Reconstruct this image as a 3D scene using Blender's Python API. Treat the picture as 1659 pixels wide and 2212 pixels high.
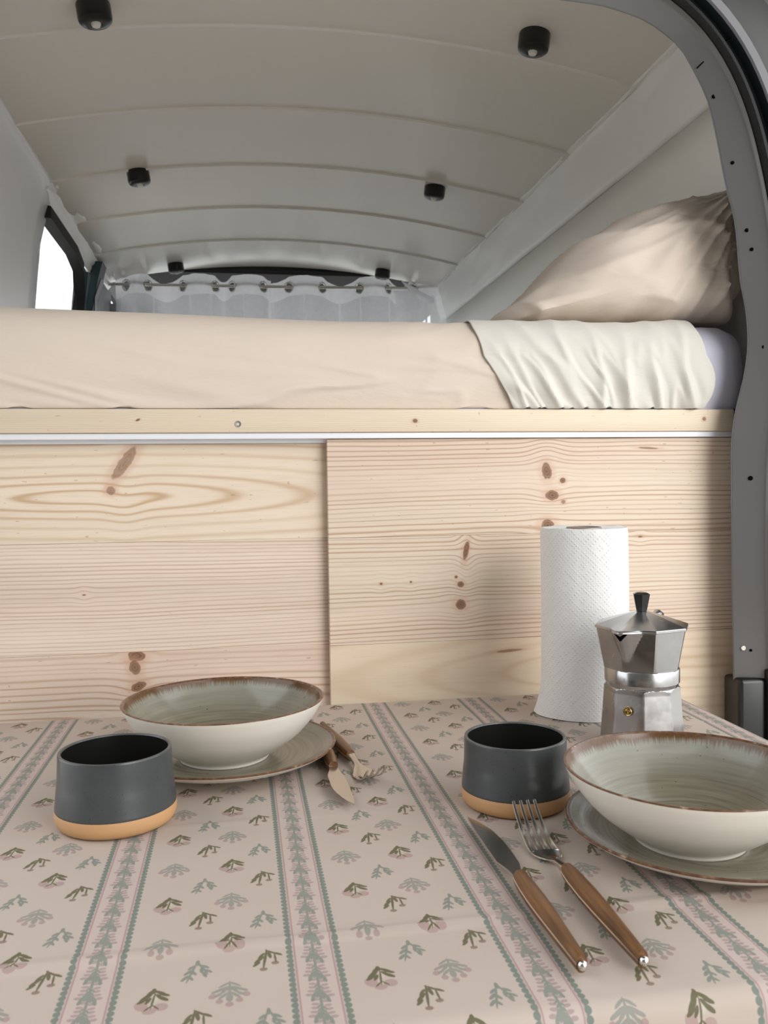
import bpy, bmesh, math, random
import numpy as np
from mathutils import Vector, Matrix, noise as mnoise
random.seed(7); rng = np.random.default_rng(7)
PI = math.pi
for o in list(bpy.data.objects): bpy.data.objects.remove(o, do_unlink=True)
S = bpy.context.scene
COL = S.collection

# ------------------------------------------------------------------ camera
cd = bpy.data.cameras.new('camera'); cam = bpy.data.objects.new('camera', cd); COL.objects.link(cam)
cd.sensor_fit = 'HORIZONTAL'; cd.sensor_width = 36.0; cd.lens = 36.0*1893.1/1659.0
cd.clip_start = 0.02; cd.clip_end = 500
def cam_matrix(yaw, pitch, roll):
    cy, sy = math.cos(yaw), math.sin(yaw)
    f = Vector((sy*math.cos(pitch), cy*math.cos(pitch), -math.sin(pitch)))
    r = Vector((cy, -sy, 0)); d = f.cross(r)
    c, s = math.cos(roll), math.sin(roll)
    r2 = c*r + s*d; d2 = -s*r + c*d
    m = Matrix((r2, -d2, -f)).transposed().to_4x4()
    m.translation = (0, 0, 1.0)
    return m
cam.matrix_world = cam_matrix(0.163752, 0.0310063, 0.0135048)
cd.dof.use_dof = True; cd.dof.focus_distance = 1.02; cd.dof.aperture_fstop = 22
S.camera = cam

# ------------------------------------------------------------------ world: hazy overcast sky
W = bpy.data.worlds.new('overcast_sky'); S.world = W; W.use_nodes = True
nt = W.node_tree; bg = nt.nodes['Background']
bg.inputs[0].default_value = (0.955, 0.975, 1.0, 1); bg.inputs[1].default_value = 1.85

# ------------------------------------------------------------------ sun through haze, low from behind right
sd = bpy.data.lights.new('hazy_sun', 'SUN'); sun = bpy.data.objects.new('hazy_sun', sd); COL.objects.link(sun)
sd.energy = 1.2; sd.angle = math.radians(38); sd.color = (1.0, 0.97, 0.93)
SUNV = Vector((0.50, -0.84, 0.34)).normalized()
sun.rotation_euler = SUNV.to_track_quat('Z', 'Y').to_euler()
sun.location = (3, -4, 4)

# ------------------------------------------------------------------ exposure
vs = S.view_settings
vs.view_transform = 'Standard'; vs.look = 'None'; vs.gamma = 1.0; vs.use_curve_mapping = False
vs.exposure = 0.43
S.cycles.diffuse_bounces = 10; S.cycles.max_bounces = 16

# ------------------------------------------------------------------ helpers
def lin(c):
    out = []
    for v in c[:3]:
        v = v/255.0
        out.append(v/12.92 if v <= 0.04045 else ((v+0.055)/1.055)**2.4)
    return tuple(out)+(1.0,)
def link(o, parent=None):
    COL.objects.link(o)
    if parent: o.parent = parent
    return o
def empty(name, label=None, cat=None, loc=(0, 0, 0), group=None, kind=None):
    o = bpy.data.objects.new(name, None); o.empty_display_size = 0.05
    COL.objects.link(o); o.location = loc
    return tag(o, label, cat, group, kind)
def tag(o, label=None, cat=None, group=None, kind=None):
    if label: o['label'] = label
    if cat: o['category'] = cat
    if group: o['group'] = group
    if kind: o['kind'] = kind
    return o
def finish(me, smooth):
    if smooth is None: return
    bm = bmesh.new(); bm.from_mesh(me)
    for f in bm.faces: f.smooth = True
    a = math.radians(smooth)
    for e in bm.edges:
        if len(e.link_faces) == 2:
            e.smooth = e.calc_face_angle(0.0) < a
    bm.to_mesh(me); bm.free()
def mesh(name, verts, faces, mats, parent=None, smooth=30, mi=None, uvs=None, fixn=False, loc=None):
    me = bpy.data.meshes.new(name)
    me.from_pydata([tuple(v) for v in verts], [], faces)
    if fixn:
        bm = bmesh.new(); bm.from_mesh(me); bmesh.ops.recalc_face_normals(bm, faces=bm.faces); bm.to_mesh(me); bm.free()
    if not isinstance(mats, (list, tuple)): mats = [mats]
    for m in mats: me.materials.append(m)
    if mi is not None:
        for p, k in zip(me.polygons, mi): p.material_index = k
    if uvs is not None:
        uv = me.uv_layers.new(name='UVMap')
        li = np.empty(len(me.loops), dtype=np.int32); me.loops.foreach_get('vertex_index', li)
        uv.data.foreach_set('uv', np.asarray(uvs, dtype=np.float32)[li].ravel())
    finish(me, smooth)
    o = bpy.data.objects.new(name, me)
    if loc: o.location = loc
    return link(o, parent)
def box_data(x0, x1, y0, y1, z0, z1):
    v = [(x0,y0,z0),(x1,y0,z0),(x1,y1,z0),(x0,y1,z0),(x0,y0,z1),(x1,y0,z1),(x1,y1,z1),(x0,y1,z1)]
    f = [(0,3,2,1),(4,5,6,7),(0,1,5,4),(1,2,6,5),(2,3,7,6),(3,0,4,7)]
    return v, f
def box(name, x0, x1, y0, y1, z0, z1, mat, parent=None, bev=0.0, seg=2):
    v, f = box_data(x0, x1, y0, y1, z0, z1)
    me = bpy.data.meshes.new(name); bm = bmesh.new()
    vs_ = [bm.verts.new(p) for p in v]
    for q in f: bm.faces.new([vs_[i] for i in q])
    if bev > 0:
        bmesh.ops.bevel(bm, geom=list(bm.edges), offset=bev, segments=seg, affect='EDGES', profile=0.5)
    bm.to_mesh(me); bm.free(); me.materials.append(mat); finish(me, 40)
    return link(bpy.data.objects.new(name, me), parent)
def lathe_data(profile, n=64, rfun=None, cap=True):
    v, f = [], []
    m = len(profile)
    for (r, z) in profile:
        for k in range(n):
            t = 2*PI*k/n
            rr = rfun(r, z, t) if rfun else r
            v.append((rr*math.cos(t), rr*math.sin(t), z))
    for i in range(m-1):
        for k in range(n):
            a, b = i*n+k, i*n+(k+1) % n
            f.append((a, b, b+n, a+n))
    if cap:
        if profile[0][0] > 1e-5: f.append(tuple(range(n-1, -1, -1)))
        if profile[-1][0] > 1e-5: f.append(tuple((m-1)*n+k for k in range(n)))
    return v, f
def lathe(name, profile, mats, parent=None, n=64, smooth=35, rfun=None, cap=True, matfun=None, loc=None):
    v, f = lathe_data(profile, n, rfun, cap)
    mi = None
    if matfun:
        mi = []
        for q in f: mi.append(matfun(q[0]//n) if len(q) == 4 else 0)
    return mesh(name, v, f, mats, parent, smooth, mi, loc=loc)
def smooth_profile(pts, k=6):
    # Catmull-Rom through (r, z) points
    P = [np.array(p, float) for p in pts]; out = []
    for i in range(len(P)-1):
        p0 = P[max(i-1, 0)]; p1 = P[i]; p2 = P[i+1]; p3 = P[min(i+2, len(P)-1)]
        for j in range(k):
            t = j/k
            q = 0.5*((2*p1)+(-p0+p2)*t+(2*p0-5*p1+4*p2-p3)*t*t+(-p0+3*p1-3*p2+p3)*t**3)
            out.append(tuple(q))
    out.append(tuple(P[-1]))
    return out
def tube_data(path, rad, n=10, closed=False):
    P = [Vector(p) for p in path]; v, f = [], []
    m = len(P); up = None
    for i, p in enumerate(P):
        if closed: d = P[(i+1) % m]-P[(i-1) % m]
        else: d = P[min(i+1, m-1)]-P[max(i-1, 0)]
        d.normalize()
        if up is None:
            up = Vector((0, 0, 1)) if abs(d.z) < 0.9 else Vector((1, 0, 0))
        a = d.cross(up); a.normalize(); b = a.cross(d); up = b
        r = rad[i] if isinstance(rad, (list, tuple)) else rad
        for k in range(n):
            t = 2*PI*k/n
            v.append(tuple(p+a*(r*math.cos(t))+b*(r*math.sin(t))))
    for i in range(m if closed else m-1):
        for k in range(n):
            A, B = i*n+k, i*n+(k+1) % n; i2 = (i+1) % m
            f.append((A, B, i2*n+(k+1) % n, i2*n+k))
    if not closed:
        f.append(tuple(range(n-1, -1, -1))); f.append(tuple((m-1)*n+k for k in range(n)))
    return v, f
def tube(name, path, rad, mat, parent=None, n=10, closed=False, loc=None):
    v, f = tube_data(path, rad, n, closed)
    return mesh(name, v, f, mat, parent, 40, fixn=True, loc=loc)
def grid_faces(nu, nv, flip=False, wrapu=False):
    f = []
    for j in range(nv-1):
        for i in range(nu if wrapu else nu-1):
            a, b = j*nu+i, j*nu+(i+1) % nu
            q = (a, b, b+nu, a+nu)
            f.append(q[::-1] if flip else q)
    return f
def fbm(x, y, z=0.0, oct_=3):
    s, a = 0.0, 1.0
    for k in range(oct_):
        s += a*mnoise.noise((x, y, z+k*7.1)); x *= 2.03; y *= 2.03; a *= 0.5
    return s
def ridge(x, y, z=0.0):
    return 1.0-abs(mnoise.noise((x, y, z)))*2.0

# ------------------------------------------------------------------ material helpers
class NT:
    def __init__(s, name):
        s.m = bpy.data.materials.new(name); s.m.use_nodes = True
        s.t = s.m.node_tree; s.n = s.t.nodes; s.l = s.t.links
        s.b = s.n['Principled BSDF']; s.out = s.n['Material Output']
    def set(s, sock, v):
        if v is None: return
        if hasattr(v, 'is_linked'): s.l.new(v, sock)
        else: sock.default_value = v
    def math(s, op, a, b=None, c=None, clamp=False):
        n = s.n.new('ShaderNodeMath'); n.operation = op; n.use_clamp = clamp
        s.set(n.inputs[0], a)
        if b is not None: s.set(n.inputs[1], b)
        if c is not None: s.set(n.inputs[2], c)
        return n.outputs[0]
    def mix(s, f, a, b):
        n = s.n.new('ShaderNodeMix'); n.data_type = 'RGBA'
        s.set(n.inputs[0], f); s.set(n.inputs[6], a); s.set(n.inputs[7], b)
        return n.outputs[2]
    def coord(s, kind='Object'):
        return s.n.new('ShaderNodeTexCoord').outputs[kind]
    def geo(s):
        return s.n.new('ShaderNodeNewGeometry').outputs['Position']
    def sep(s, v):
        n = s.n.new('ShaderNodeSeparateXYZ'); s.set(n.inputs[0], v); return n.outputs
    def comb(s, x=0.0, y=0.0, z=0.0):
        n = s.n.new('ShaderNodeCombineXYZ'); s.set(n.inputs[0], x); s.set(n.inputs[1], y); s.set(n.inputs[2], z); return n.outputs[0]
    def mapping(s, v, loc=(0,0,0), rot=(0,0,0), sc=(1,1,1), typ='POINT'):
        n = s.n.new('ShaderNodeMapping'); n.vector_type = typ; s.set(n.inputs[0], v)
        n.inputs[1].default_value = loc; n.inputs[2].default_value = rot; n.inputs[3].default_value = sc
        return n.outputs[0]
    def noise(s, v, scale=5.0, detail=2.0, rough=0.5, dist=0.0):
        n = s.n.new('ShaderNodeTexNoise'); s.set(n.inputs['Vector'], v)
        n.inputs['Scale'].default_value = scale; n.inputs['Detail'].default_value = detail
        n.inputs['Roughness'].default_value = rough; n.inputs['Distortion'].default_value = dist
        return n.outputs[0]
    def ramp(s, f, stops, interp='LINEAR'):
        n = s.n.new('ShaderNodeValToRGB'); s.set(n.inputs[0], f); e = n.color_ramp; e.interpolation = interp
        while len(e.elements) < len(stops): e.elements.new(0.5)
        for el, (p, c) in zip(e.elements, stops):
            el.position = p; el.color = c if len(c) == 4 else tuple(c)+(1,)
        return n.outputs[0]
    def maprange(s, v, a, b, c=0.0, d=1.0, smooth=False):
        n = s.n.new('ShaderNodeMapRange'); s.set(n.inputs[0], v)
        if smooth: n.interpolation_type = 'SMOOTHSTEP'
        for i, x in enumerate((a, b, c, d)): n.inputs[i+1].default_value = x
        return n.outputs[0]
    def vlen(s, v):
        n = s.n.new('ShaderNodeVectorMath'); n.operation = 'LENGTH'; s.set(n.inputs[0], v); return n.outputs['Value']
    def bump(s, h, strength=0.3, dist=0.01):
        n = s.n.new('ShaderNodeBump'); n.inputs['Strength'].default_value = strength; n.inputs['Distance'].default_value = dist
        s.set(n.inputs['Height'], h); s.l.new(n.outputs[0], s.b.inputs['Normal'])
    def fin(s, col=None, rough=None, metal=None, spec=None, coat=None, **kw):
        b = s.b.inputs
        s.set(b['Base Color'], col); s.set(b['Roughness'], rough); s.set(b['Metallic'], metal)
        s.set(b['Specular IOR Level'], spec); s.set(b['Coat Weight'], coat)
        for k, v in kw.items(): s.set(b[k], v)
        return s.m
def plain(name, rgb, rough=0.5, metal=0.0, spec=0.5, var=0.06, scale=30, bump=0.0, bscale=200, bdist=0.0006, coat=0.0, **kw):
    t = NT(name); c = lin(rgb); p = t.coord()
    n = t.noise(p, scale, 3)
    lo = tuple(v*(1-var) for v in c[:3])+(1,); hi = tuple(min(1, v*(1+var)) for v in c[:3])+(1,)
    col = t.mix(n, lo, hi)
    if bump > 0: t.bump(t.noise(p, bscale, 2), bump, bdist)
    return t.fin(col, rough, metal, spec, coat, **kw)

M = {}
M['vinyl'] = plain('white_vinyl_lining', (242, 242, 240), 0.33, var=0.02, scale=3, bump=0.15, bscale=9, bdist=0.004)
M['strip'] = plain('white_joint_strip', (244, 242, 238), 0.25, var=0.01)
M['ceil'] = plain('pale_ceiling_panel', (226, 222, 214), 0.22, var=0.02, scale=4, bump=0.06, bscale=5, bdist=0.004)
M['wallpanel'] = plain('pale_wall_panel', (242, 243, 238), 0.35, var=0.02, scale=4)
M['greypanel'] = plain('light_grey_plastic_panel', (222, 223, 225), 0.3, var=0.03, scale=4, bump=0.05, bscale=8, bdist=0.003)
M['paint'] = plain('grey_body_paint', (100, 99, 99), 0.3, var=0.04, scale=6, coat=0.25)
M['plastic_grey'] = plain('grey_trim_plastic', (110, 108, 106), 0.38, var=0.05, scale=8, bump=0.1, bscale=500, bdist=0.0002)
M['seal'] = plain('black_rubber_seal', (24, 24, 25), 0.75, var=0.3, scale=220, bump=0.5, bscale=350, bdist=0.002)
M['gutter'] = plain('dark_channel', (34, 42, 44), 0.4, var=0.2)
M['lip'] = plain('light_grey_body_lip', (150, 150, 156), 0.3, var=0.03)
M['dark'] = plain('dark_body', (44, 45, 42), 0.5, var=0.1)
M['black'] = plain('black_plastic', (18, 18, 19), 0.28, var=0.2)
M['blackhole'] = plain('black_recess', (5, 5, 5), 0.9, spec=0.05)
M['headliner'] = plain('dark_headliner', (58, 58, 58), 0.9, var=0.1)
M['cab'] = plain('cab_grey', (160, 162, 168), 0.6, var=0.1)
M['teal'] = plain('dark_teal_trim', (40, 58, 62), 0.4, var=0.1)
M['white_plastic'] = plain('white_plastic_channel', (236, 238, 244), 0.3, var=0.01)
M['lens'] = plain('frosted_lamp_lens', (225, 222, 214), 0.25, var=0.02)
M['mattress'] = plain('lavender_white_cotton', (214, 214, 230), 0.85, var=0.02, bump=0.2, bscale=60, bdist=0.002)
M['chrome'] = plain('polished_steel', (225, 222, 216), 0.13, metal=1.0, var=0.02)
M['steel'] = plain('brushed_cutlery_steel', (205, 200, 192), 0.2, metal=1.0, var=0.04, bump=0.02, bscale=25)
M['brass'] = plain('brass_valve', (176, 150, 100), 0.25, metal=1.0)
M['cardboard'] = plain('grey_cardboard', (150, 138, 125), 0.9)
M['ground'] = plain('pale_paving', (186, 183, 176), 0.9, var=0.1, scale=3)
M['plaster'] = plain('dark_plaster', (92, 89, 84), 0.9, var=0.1, scale=3)
M['board'] = plain('table_board', (190, 180, 165), 0.6)
M['tableleg'] = plain('grey_metal_leg', (150, 150, 150), 0.4, metal=0.8)
def glass_mat():
    t = NT('clear_glass')
    tr = t.n.new('ShaderNodeBsdfTransparent'); tr.inputs[0].default_value = (.94, .96, .95, 1)
    gl = t.n.new('ShaderNodeBsdfGlossy'); gl.inputs['Roughness'].default_value = 0.02
    lw = t.n.new('ShaderNodeLayerWeight'); lw.inputs[0].default_value = 0.5
    fr = t.math('MULTIPLY_ADD', t.math('POWER', lw.outputs['Facing'], 5.0), 0.45, 0.03)
    mx = t.n.new('ShaderNodeMixShader'); t.l.new(fr, mx.inputs[0]); t.l.new(tr.outputs[0], mx.inputs[1]); t.l.new(gl.outputs[0], mx.inputs[2])
    t.l.new(mx.outputs[0], t.out.inputs[0]); return t.m
M['glass'] = glass_mat()

def fabric(name, rgb, wr=0.35, seed=0.0, rough=0.9):
    t = NT(name); c = lin(rgb); p = t.geo()
    n = t.noise(t.mapping(p, loc=(seed, seed, 0)), 7, 3)
    col = t.mix(n, tuple(v*0.96 for v in c[:3])+(1,), tuple(min(1, v*1.03) for v in c[:3])+(1,))
    w = t.noise(t.mapping(p, loc=(seed, 0, 0), rot=(0, 0.5, 0), sc=(9, 9, 28)), 1.0, 4, 0.55, 0.6)
    f = t.noise(p, 900, 1)
    h = t.math('ADD', w, t.math('MULTIPLY', f, 0.02))
    t.bump(h, wr, 0.012)
    return t.fin(col, rough, 0.0, 0.2, None, **{'Sheen Weight': 0.15})
M['sheet'] = fabric('beige_cotton_sheet', (218, 204, 190), 0.22, 1.0)
M['cream'] = fabric('cream_cotton_sheet', (216, 213, 204), 0.25, 4.0)
M['pillow'] = fabric('beige_pillowcase', (220, 206, 193), 0.28, 9.0)
M['pillow2'] = fabric('grey_beige_pillowcase', (205, 198, 186), 0.25, 12.0)

def sheer(name, alpha):
    t = NT(name); p = t.coord()
    tr = t.n.new('ShaderNodeBsdfTransparent'); tl = t.n.new('ShaderNodeBsdfTranslucent'); df = t.n.new('ShaderNodeBsdfDiffuse')
    c = lin((249, 249, 253)); tl.inputs[0].default_value = c; df.inputs[0].default_value = c
    m1 = t.n.new('ShaderNodeMixShader'); m1.inputs[0].default_value = 0.6
    t.l.new(df.outputs[0], m1.inputs[1]); t.l.new(tl.outputs[0], m1.inputs[2])
    m2 = t.n.new('ShaderNodeMixShader')
    f = t.math('ADD', t.math('MULTIPLY', t.noise(p, 60, 2), 0.12), alpha-0.06)
    t.l.new(f, m2.inputs[0]); t.l.new(tr.outputs[0], m2.inputs[1]); t.l.new(m1.outputs[0], m2.inputs[2])
    t.l.new(m2.outputs[0], t.out.inputs[0])
    return t.m
M['sheer'] = sheer('sheer_white_voile', 0.72)
M['sheer2'] = sheer('doubled_white_voile', 0.94)

# ---- pine boards: nested growth lines around a heart line, bent around real knots
def pine(name, xc, zc, k, knots=(), lam=0.011, tint=(236, 212, 180), dark=(172, 136, 104), pink=0.0, contrast=1.0, seed=0.0, fleck=0.0, warp=0.010):
    t = NT(name); p = t.geo(); s = t.sep(p); x, z = s[0], s[2]
    n1 = t.noise(t.mapping(p, loc=(seed, 0, seed*2), sc=(1.6, 1, 9)), 1.0, 3, 0.5)
    zz = t.math('ADD', z, t.math('MULTIPLY', t.math('SUBTRACT', n1, 0.5), warp*2))
    for (kx, kz, rx, rz, rot, st) in knots:
        d = t.vlen(t.mapping(t.comb(x, 0.0, z), loc=(kx, 0, kz), rot=(0, 0, 0), sc=(max(rx*3.2, 0.01), 1, max(rz*3.0, 0.01)), typ='TEXTURE'))
        g = t.math('POWER', 2.718, t.math('MULTIPLY', t.math('MULTIPLY', d, d), -1.0))
        zz = t.math('SUBTRACT', zz, t.math('MULTIPLY', t.math('MULTIPLY', t.math('SUBTRACT', z, kz), g), 0.6*st))
    dx = t.math('MULTIPLY', t.math('SUBTRACT', x, xc), k); dz = t.math('SUBTRACT', zz, zc)
    tt = t.math('SQRT', t.math('ADD', t.math('ADD', t.math('MULTIPLY', dx, dx), t.math('MULTIPLY', dz, dz)), 1e-5))
    # irregular ring spacing
    ln = t.noise(t.comb(t.math('MULTIPLY', x, 0.25), seed, t.math('MULTIPLY', tt, 1.0/lam)), 1.0, 1.5, 0.6)
    ph = t.math('ADD', t.math('MULTIPLY', tt, 2*PI/(lam*0.62)), t.math('MULTIPLY', ln, 7.0))
    w = t.math('MULTIPLY_ADD', t.math('SINE', ph), 0.5, 0.5)
    w = t.math('POWER', w, 4.5)
    amp = t.noise(t.comb(t.math('MULTIPLY', x, 0.5), seed+3, t.math('MULTIPLY', tt, 26)), 1.0, 2)
    w = t.math('MULTIPLY', w, t.maprange(amp, 0.36, 0.62, 0.25, 1.0*contrast))
    base = t.noise(t.mapping(p, loc=(seed+5, 0, 0), sc=(1.2, 1, 16)), 1.0, 3)
    c0 = lin(tint); pk = lin((212, 187, 173))
    col = t.mix(t.maprange(base, 0.35, 0.65), tuple(v*0.93 for v in c0[:3])+(1,), tuple(min(1, v*1.06) for v in c0[:3])+(1,))
    if pink > 0:
        pz = t.noise(t.mapping(p, loc=(seed+9, 0, 1), sc=(0.8, 1, 11)), 1.0, 1)
        col = t.mix(t.math('MULTIPLY', t.maprange(pz, 0.42, 0.62), pink), col, pk)
    fib = t.noise(t.mapping(p, loc=(seed, 0, 3), sc=(22, 1, 700)), 1.0, 2)
    col = t.mix(t.math('MULTIPLY', t.maprange(fib, 0.5, 0.75), 0.18), col, lin(dark))
    col = t.mix(w, col, lin(dark))
    fl = t.noise(t.mapping(p, loc=(seed+2, 0, 7), sc=(80, 1, 330)), 1.0, 0)
    col = t.mix(t.math('MULTIPLY', t.math('GREATER_THAN', fl, 0.82-0.03*fleck), 0.35 if fleck > 0 else 0.10), col, lin((150, 104, 70)))
    for (kx, kz, rx, rz, rot, st) in knots:
        vec = t.mapping(t.comb(x, z, 0.0), loc=(kx, kz, 0), rot=(0, 0, rot), sc=(rx, rz, 1), typ='TEXTURE')
        d = t.math('ADD', t.vlen(vec), t.math('MULTIPLY', t.math('SUBTRACT', t.noise(p, 130, 2), 0.5), 0.55))
        core = t.maprange(d, 0.80, 1.08, 1.0, 0.0, True)
        ringc = t.ramp(d, [(0.0, lin((84, 56, 40))), (0.28, lin((138, 104, 80))), (0.5, lin((110, 78, 58))), (0.72, lin((150, 114, 88))), (0.95, lin((96, 64, 46)))])
        halo = t.maprange(d, 1.0, 2.3, 0.38, 0.0, True)
        col = t.mix(halo, col, lin((200, 154, 124)))
        col = t.mix(t.math('MULTIPLY', core, min(1.0, 0.55+0.4*st)), col, ringc)
    t.bump(t.math('SUBTRACT', fib, w), 0.06, 0.001)
    return t.fin(col, 0.55, 0.0, 0.35)
def kn(x, z, rx, rz, rot=0.0, st=1.0): return (x, 1.0+z, rx, rz, rot, st)
PB = {
 'rt': pine('pine_board_tight_lines', 0.62, 0.72, 0.10, [kn(.4256,.0159,.0075,.0115,.15), kn(.4493,.0026,.0042,.0042), kn(.4335,-.0179,.0100,.0070), kn(.4264,-.0600,.010,.009), kn(.4498,-.0273,.0035,.003,0,.4), kn(.5781,.0473,.016,.0016,-.05,.5)], lam=.0105, tint=(220, 204, 185), pink=.6, seed=1.3, fleck=.3, contrast=1.1),
 'rm': pine('pine_board_with_small_knots', 0.1, 1.20, 0.04, [kn(.3082,-.0925,.0040,.0140,-.2), kn(.3004,-.1389,.0048,.0044), kn(.2939,-.1285,.0022,.002), kn(.3001,-.1666,.0075,.0070), kn(.1888,-.1347,.0022,.0016), kn(.230,-.1335,.0018,.0013), kn(.5649,-.0790,.0035,.0012)], lam=.0095, tint=(221, 206, 187), pink=.35, seed=4.1, contrast=.75),
 'rb': pine('pine_board_broad_lines', 0.66, 0.735, 0.12, [kn(.3694,-.2341,.02,.002,.06,.4)], lam=.022, tint=(217, 200, 176), dark=(188,154,118), pink=.1, seed=7.7, contrast=.55, warp=.018),
 'rl': pine('pine_board_low_right', 0.3, 0.5, 0.05, lam=.012, seed=8.8),
 'lt': pine('pine_board_with_heart_figure', -.190, 0.990, 0.105, [kn(-.1468,.0333,.0075,.026,-.62,.3), kn(-.1652,-.0029,.006,.0055,0,.22)], lam=.019, tint=(226, 210, 191), dark=(184, 146, 102), seed=2.2, contrast=.8, fleck=.25, warp=.008),
 'lm': pine('pine_board_plain_lines', -.1, 1.1, 0.03, [kn(-.2021,-.1386,.0022,.001)], lam=.0085, tint=(225, 209, 193), pink=.3, seed=5.9, contrast=.6),
 'lb': pine('pine_board_pink_heart', -.3, 0.70, 0.06, [kn(-.1375,-.2215,.0115,.0075,0,1.1), kn(-.1400,-.2370,.0075,.0095,.2,.8), kn(-.1354,-.262,.010,.006,.4)], lam=.0125, tint=(221, 203, 187), pink=.6, seed=3.3, contrast=.7, fleck=.3),
 'll': pine('pine_board_low_left', 0.0, 0.5, 0.05, lam=.012, seed=9.8),
 'beam': pine('pale_pine_batten', .3, 1.3, .02, [kn(.237,.0859,.0035,.0030), kn(.6583,.088,.0030,.0030,0,.6), kn(-.1262,.0876,.0030,.0014,.4)], lam=.0042, tint=(222, 208, 187), dark=(206, 172, 128), seed=6.4, contrast=.5, warp=.002, fleck=.2),
}

# ------------------------------------------------------------------ large structure
ground = box('floor', -12, 12, -14, 12, -0.2, 0.0, M['ground']); ground['kind'] = 'structure'
light_block_wall = box('wall_light_block', -9, 1.2, -2.9, -2.6, 0, 4.6, M['plaster']); light_block_wall['kind'] = 'structure'   # unseen wall added behind the camera to block sky, open to the right
XC = 0.150                         # van centre line
def ceil_z(x): return 1.79-0.06*((x-XC)/0.565)**2
# ceiling: seven boards across the van, each stepping down a hair over the next
ceiling = empty('ceiling', kind='structure')
ys = [1.135, 1.535, 1.862, 2.190, 2.520, 2.850, 3.20]
for i in range(len(ys)-1):
    y0, y1 = ys[i]+0.0012, ys[i+1]-0.0012
    if i == 0: y0 = ys[0]
    nx = 41; v = []
    drop = -0.0028
    for j in range(nx):
        x = XC-0.60+1.20*j/(nx-1); z = ceil_z(x)
        v += [(x, y0, z+drop), (x, y1, z), (x, y1, z+0.02), (x, y0, z+0.02)]
    f = []
    for j in range(nx-1):
        a = 4*j; b = a+4
        for q in range(4):
            f.append((a+q, a+(q+1) % 4, b+(q+1) % 4, b+q))
    f += [(0, 3, 2, 1), tuple(4*(nx-1)+q for q in (0, 1, 2, 3))]
    mesh('ceiling_panel', v, f, M['ceil'], ceiling, 20, fixn=True)
# white joint strips between the boards, standing a little proud
for y in ys[1:-1]:
    v = []; nx = 41
    for j in range(nx):
        x = XC-0.578+1.156*j/(nx-1); z = ceil_z(x)-0.0028
        v += [(x, y-0.0016, z-0.0022), (x, y+0.0020, z+0.0012), (x, y+0.0020, z+0.006), (x, y-0.0016, z+0.006)]
    f = []
    for j in range(nx-1):
        a = 4*j; b = a+4
        for q in range(4): f.append((a+q, a+(q+1) % 4, b+(q+1) % 4, b+q))
    f += [(0, 3, 2, 1), tuple(4*(nx-1)+q for q in (0, 1, 2, 3))]
    mesh('joint_strip', v, f, M['strip'], ceiling, 20, fixn=True)
# backing roof skin above the boards
nx = 31; v = []
for j in range(nx):
    x = -0.47+1.29*j/(nx-1); z = ceil_z(x)+0.035 if abs(x-XC) < 0.6 else ceil_z(XC+0.6)+0.035-(abs(x-XC)-0.6)*0.5
    v += [(x, 1.12, z), (x, 4.16, z), (x, 4.16, z+0.02), (x, 1.12, z+0.02)]
f = []
for j in range(nx-1):
    a = 4*j; b = a+4
    for q in range(4): f.append((a+q, a+(q+1) % 4, b+(q+1) % 4, b+q))
f += [(0, 3, 2, 1), tuple(4*(nx-1)+q for q in (0, 1, 2, 3))]
roof = mesh('roof_skin', v, f, M['dark'], ceiling, 20, fixn=True)

# right wall: vinyl-lined upper panel with crumpled top edge, then lower boards
wallR = empty('wall_right', kind='structure')
prof_w = [(0.725, 1.726), (0.737, 1.722), (0.747, 1.69), (0.757, 1.65), (0.767, 1.608)]
def wall_strip(name, prof, y0, y1, mat, parent, ny=90, wav=0.0, thick=0.012, mirror=False, seed=0.0):
    v = []; nv = len(prof)
    for j in range(ny):
        y = y0+(y1-y0)*j/(ny-1)
        for i, (x, z) in enumerate(prof):
            w = (1-i/(nv-1))
            dz = wav*w*(fbm(y*7, i*0.5, seed))*1.0
            dx = wav*0.5*fbm(y*9, i*1.7, seed+3)
            X = x+dx*(0.2 if i == nv-1 else 1); Z = z+dz
            if mirror: X = 2*XC-X
            v.append((X, y, Z))
    o = mesh(name, v, grid_faces(nv, ny), mat, parent, 50, fixn=False)
    m = o.modifiers.new('thickness', 'SOLIDIFY'); m.thickness = thick; m.offset = 1 if not mirror else -1
    return o
def dens(pts, k):
    out = []
    for a, b in zip(pts[:-1], pts[1:]):
        for j in range(k): out.append((a[0]+(b[0]-a[0])*j/k, a[1]+(b[1]-a[1])*j/k))
    out.append(pts[-1]); return out
wall_strip('upper_lining', dens(prof_w, 3), 1.150, 3.26, M['vinyl'], wallR, wav=0.006, seed=1.0)
wall_strip('wall_panel', dens([(0.7685, 1.6065), (0.777, 1.50), (0.785, 1.40), (0.790, 1.20), (0.790, 0.45)], 2), 1.150, 3.26, M['wallpanel'], wallR, ny=12)
# outer skin
sk = [(0.80, 1.74), (0.83, 1.55), (0.85, 1.2), (0.85, 0.40)]
wall_strip('body_skin', sk, 1.10, 3.30, M['dark'], wallR, ny=4, thick=0.01)
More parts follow.
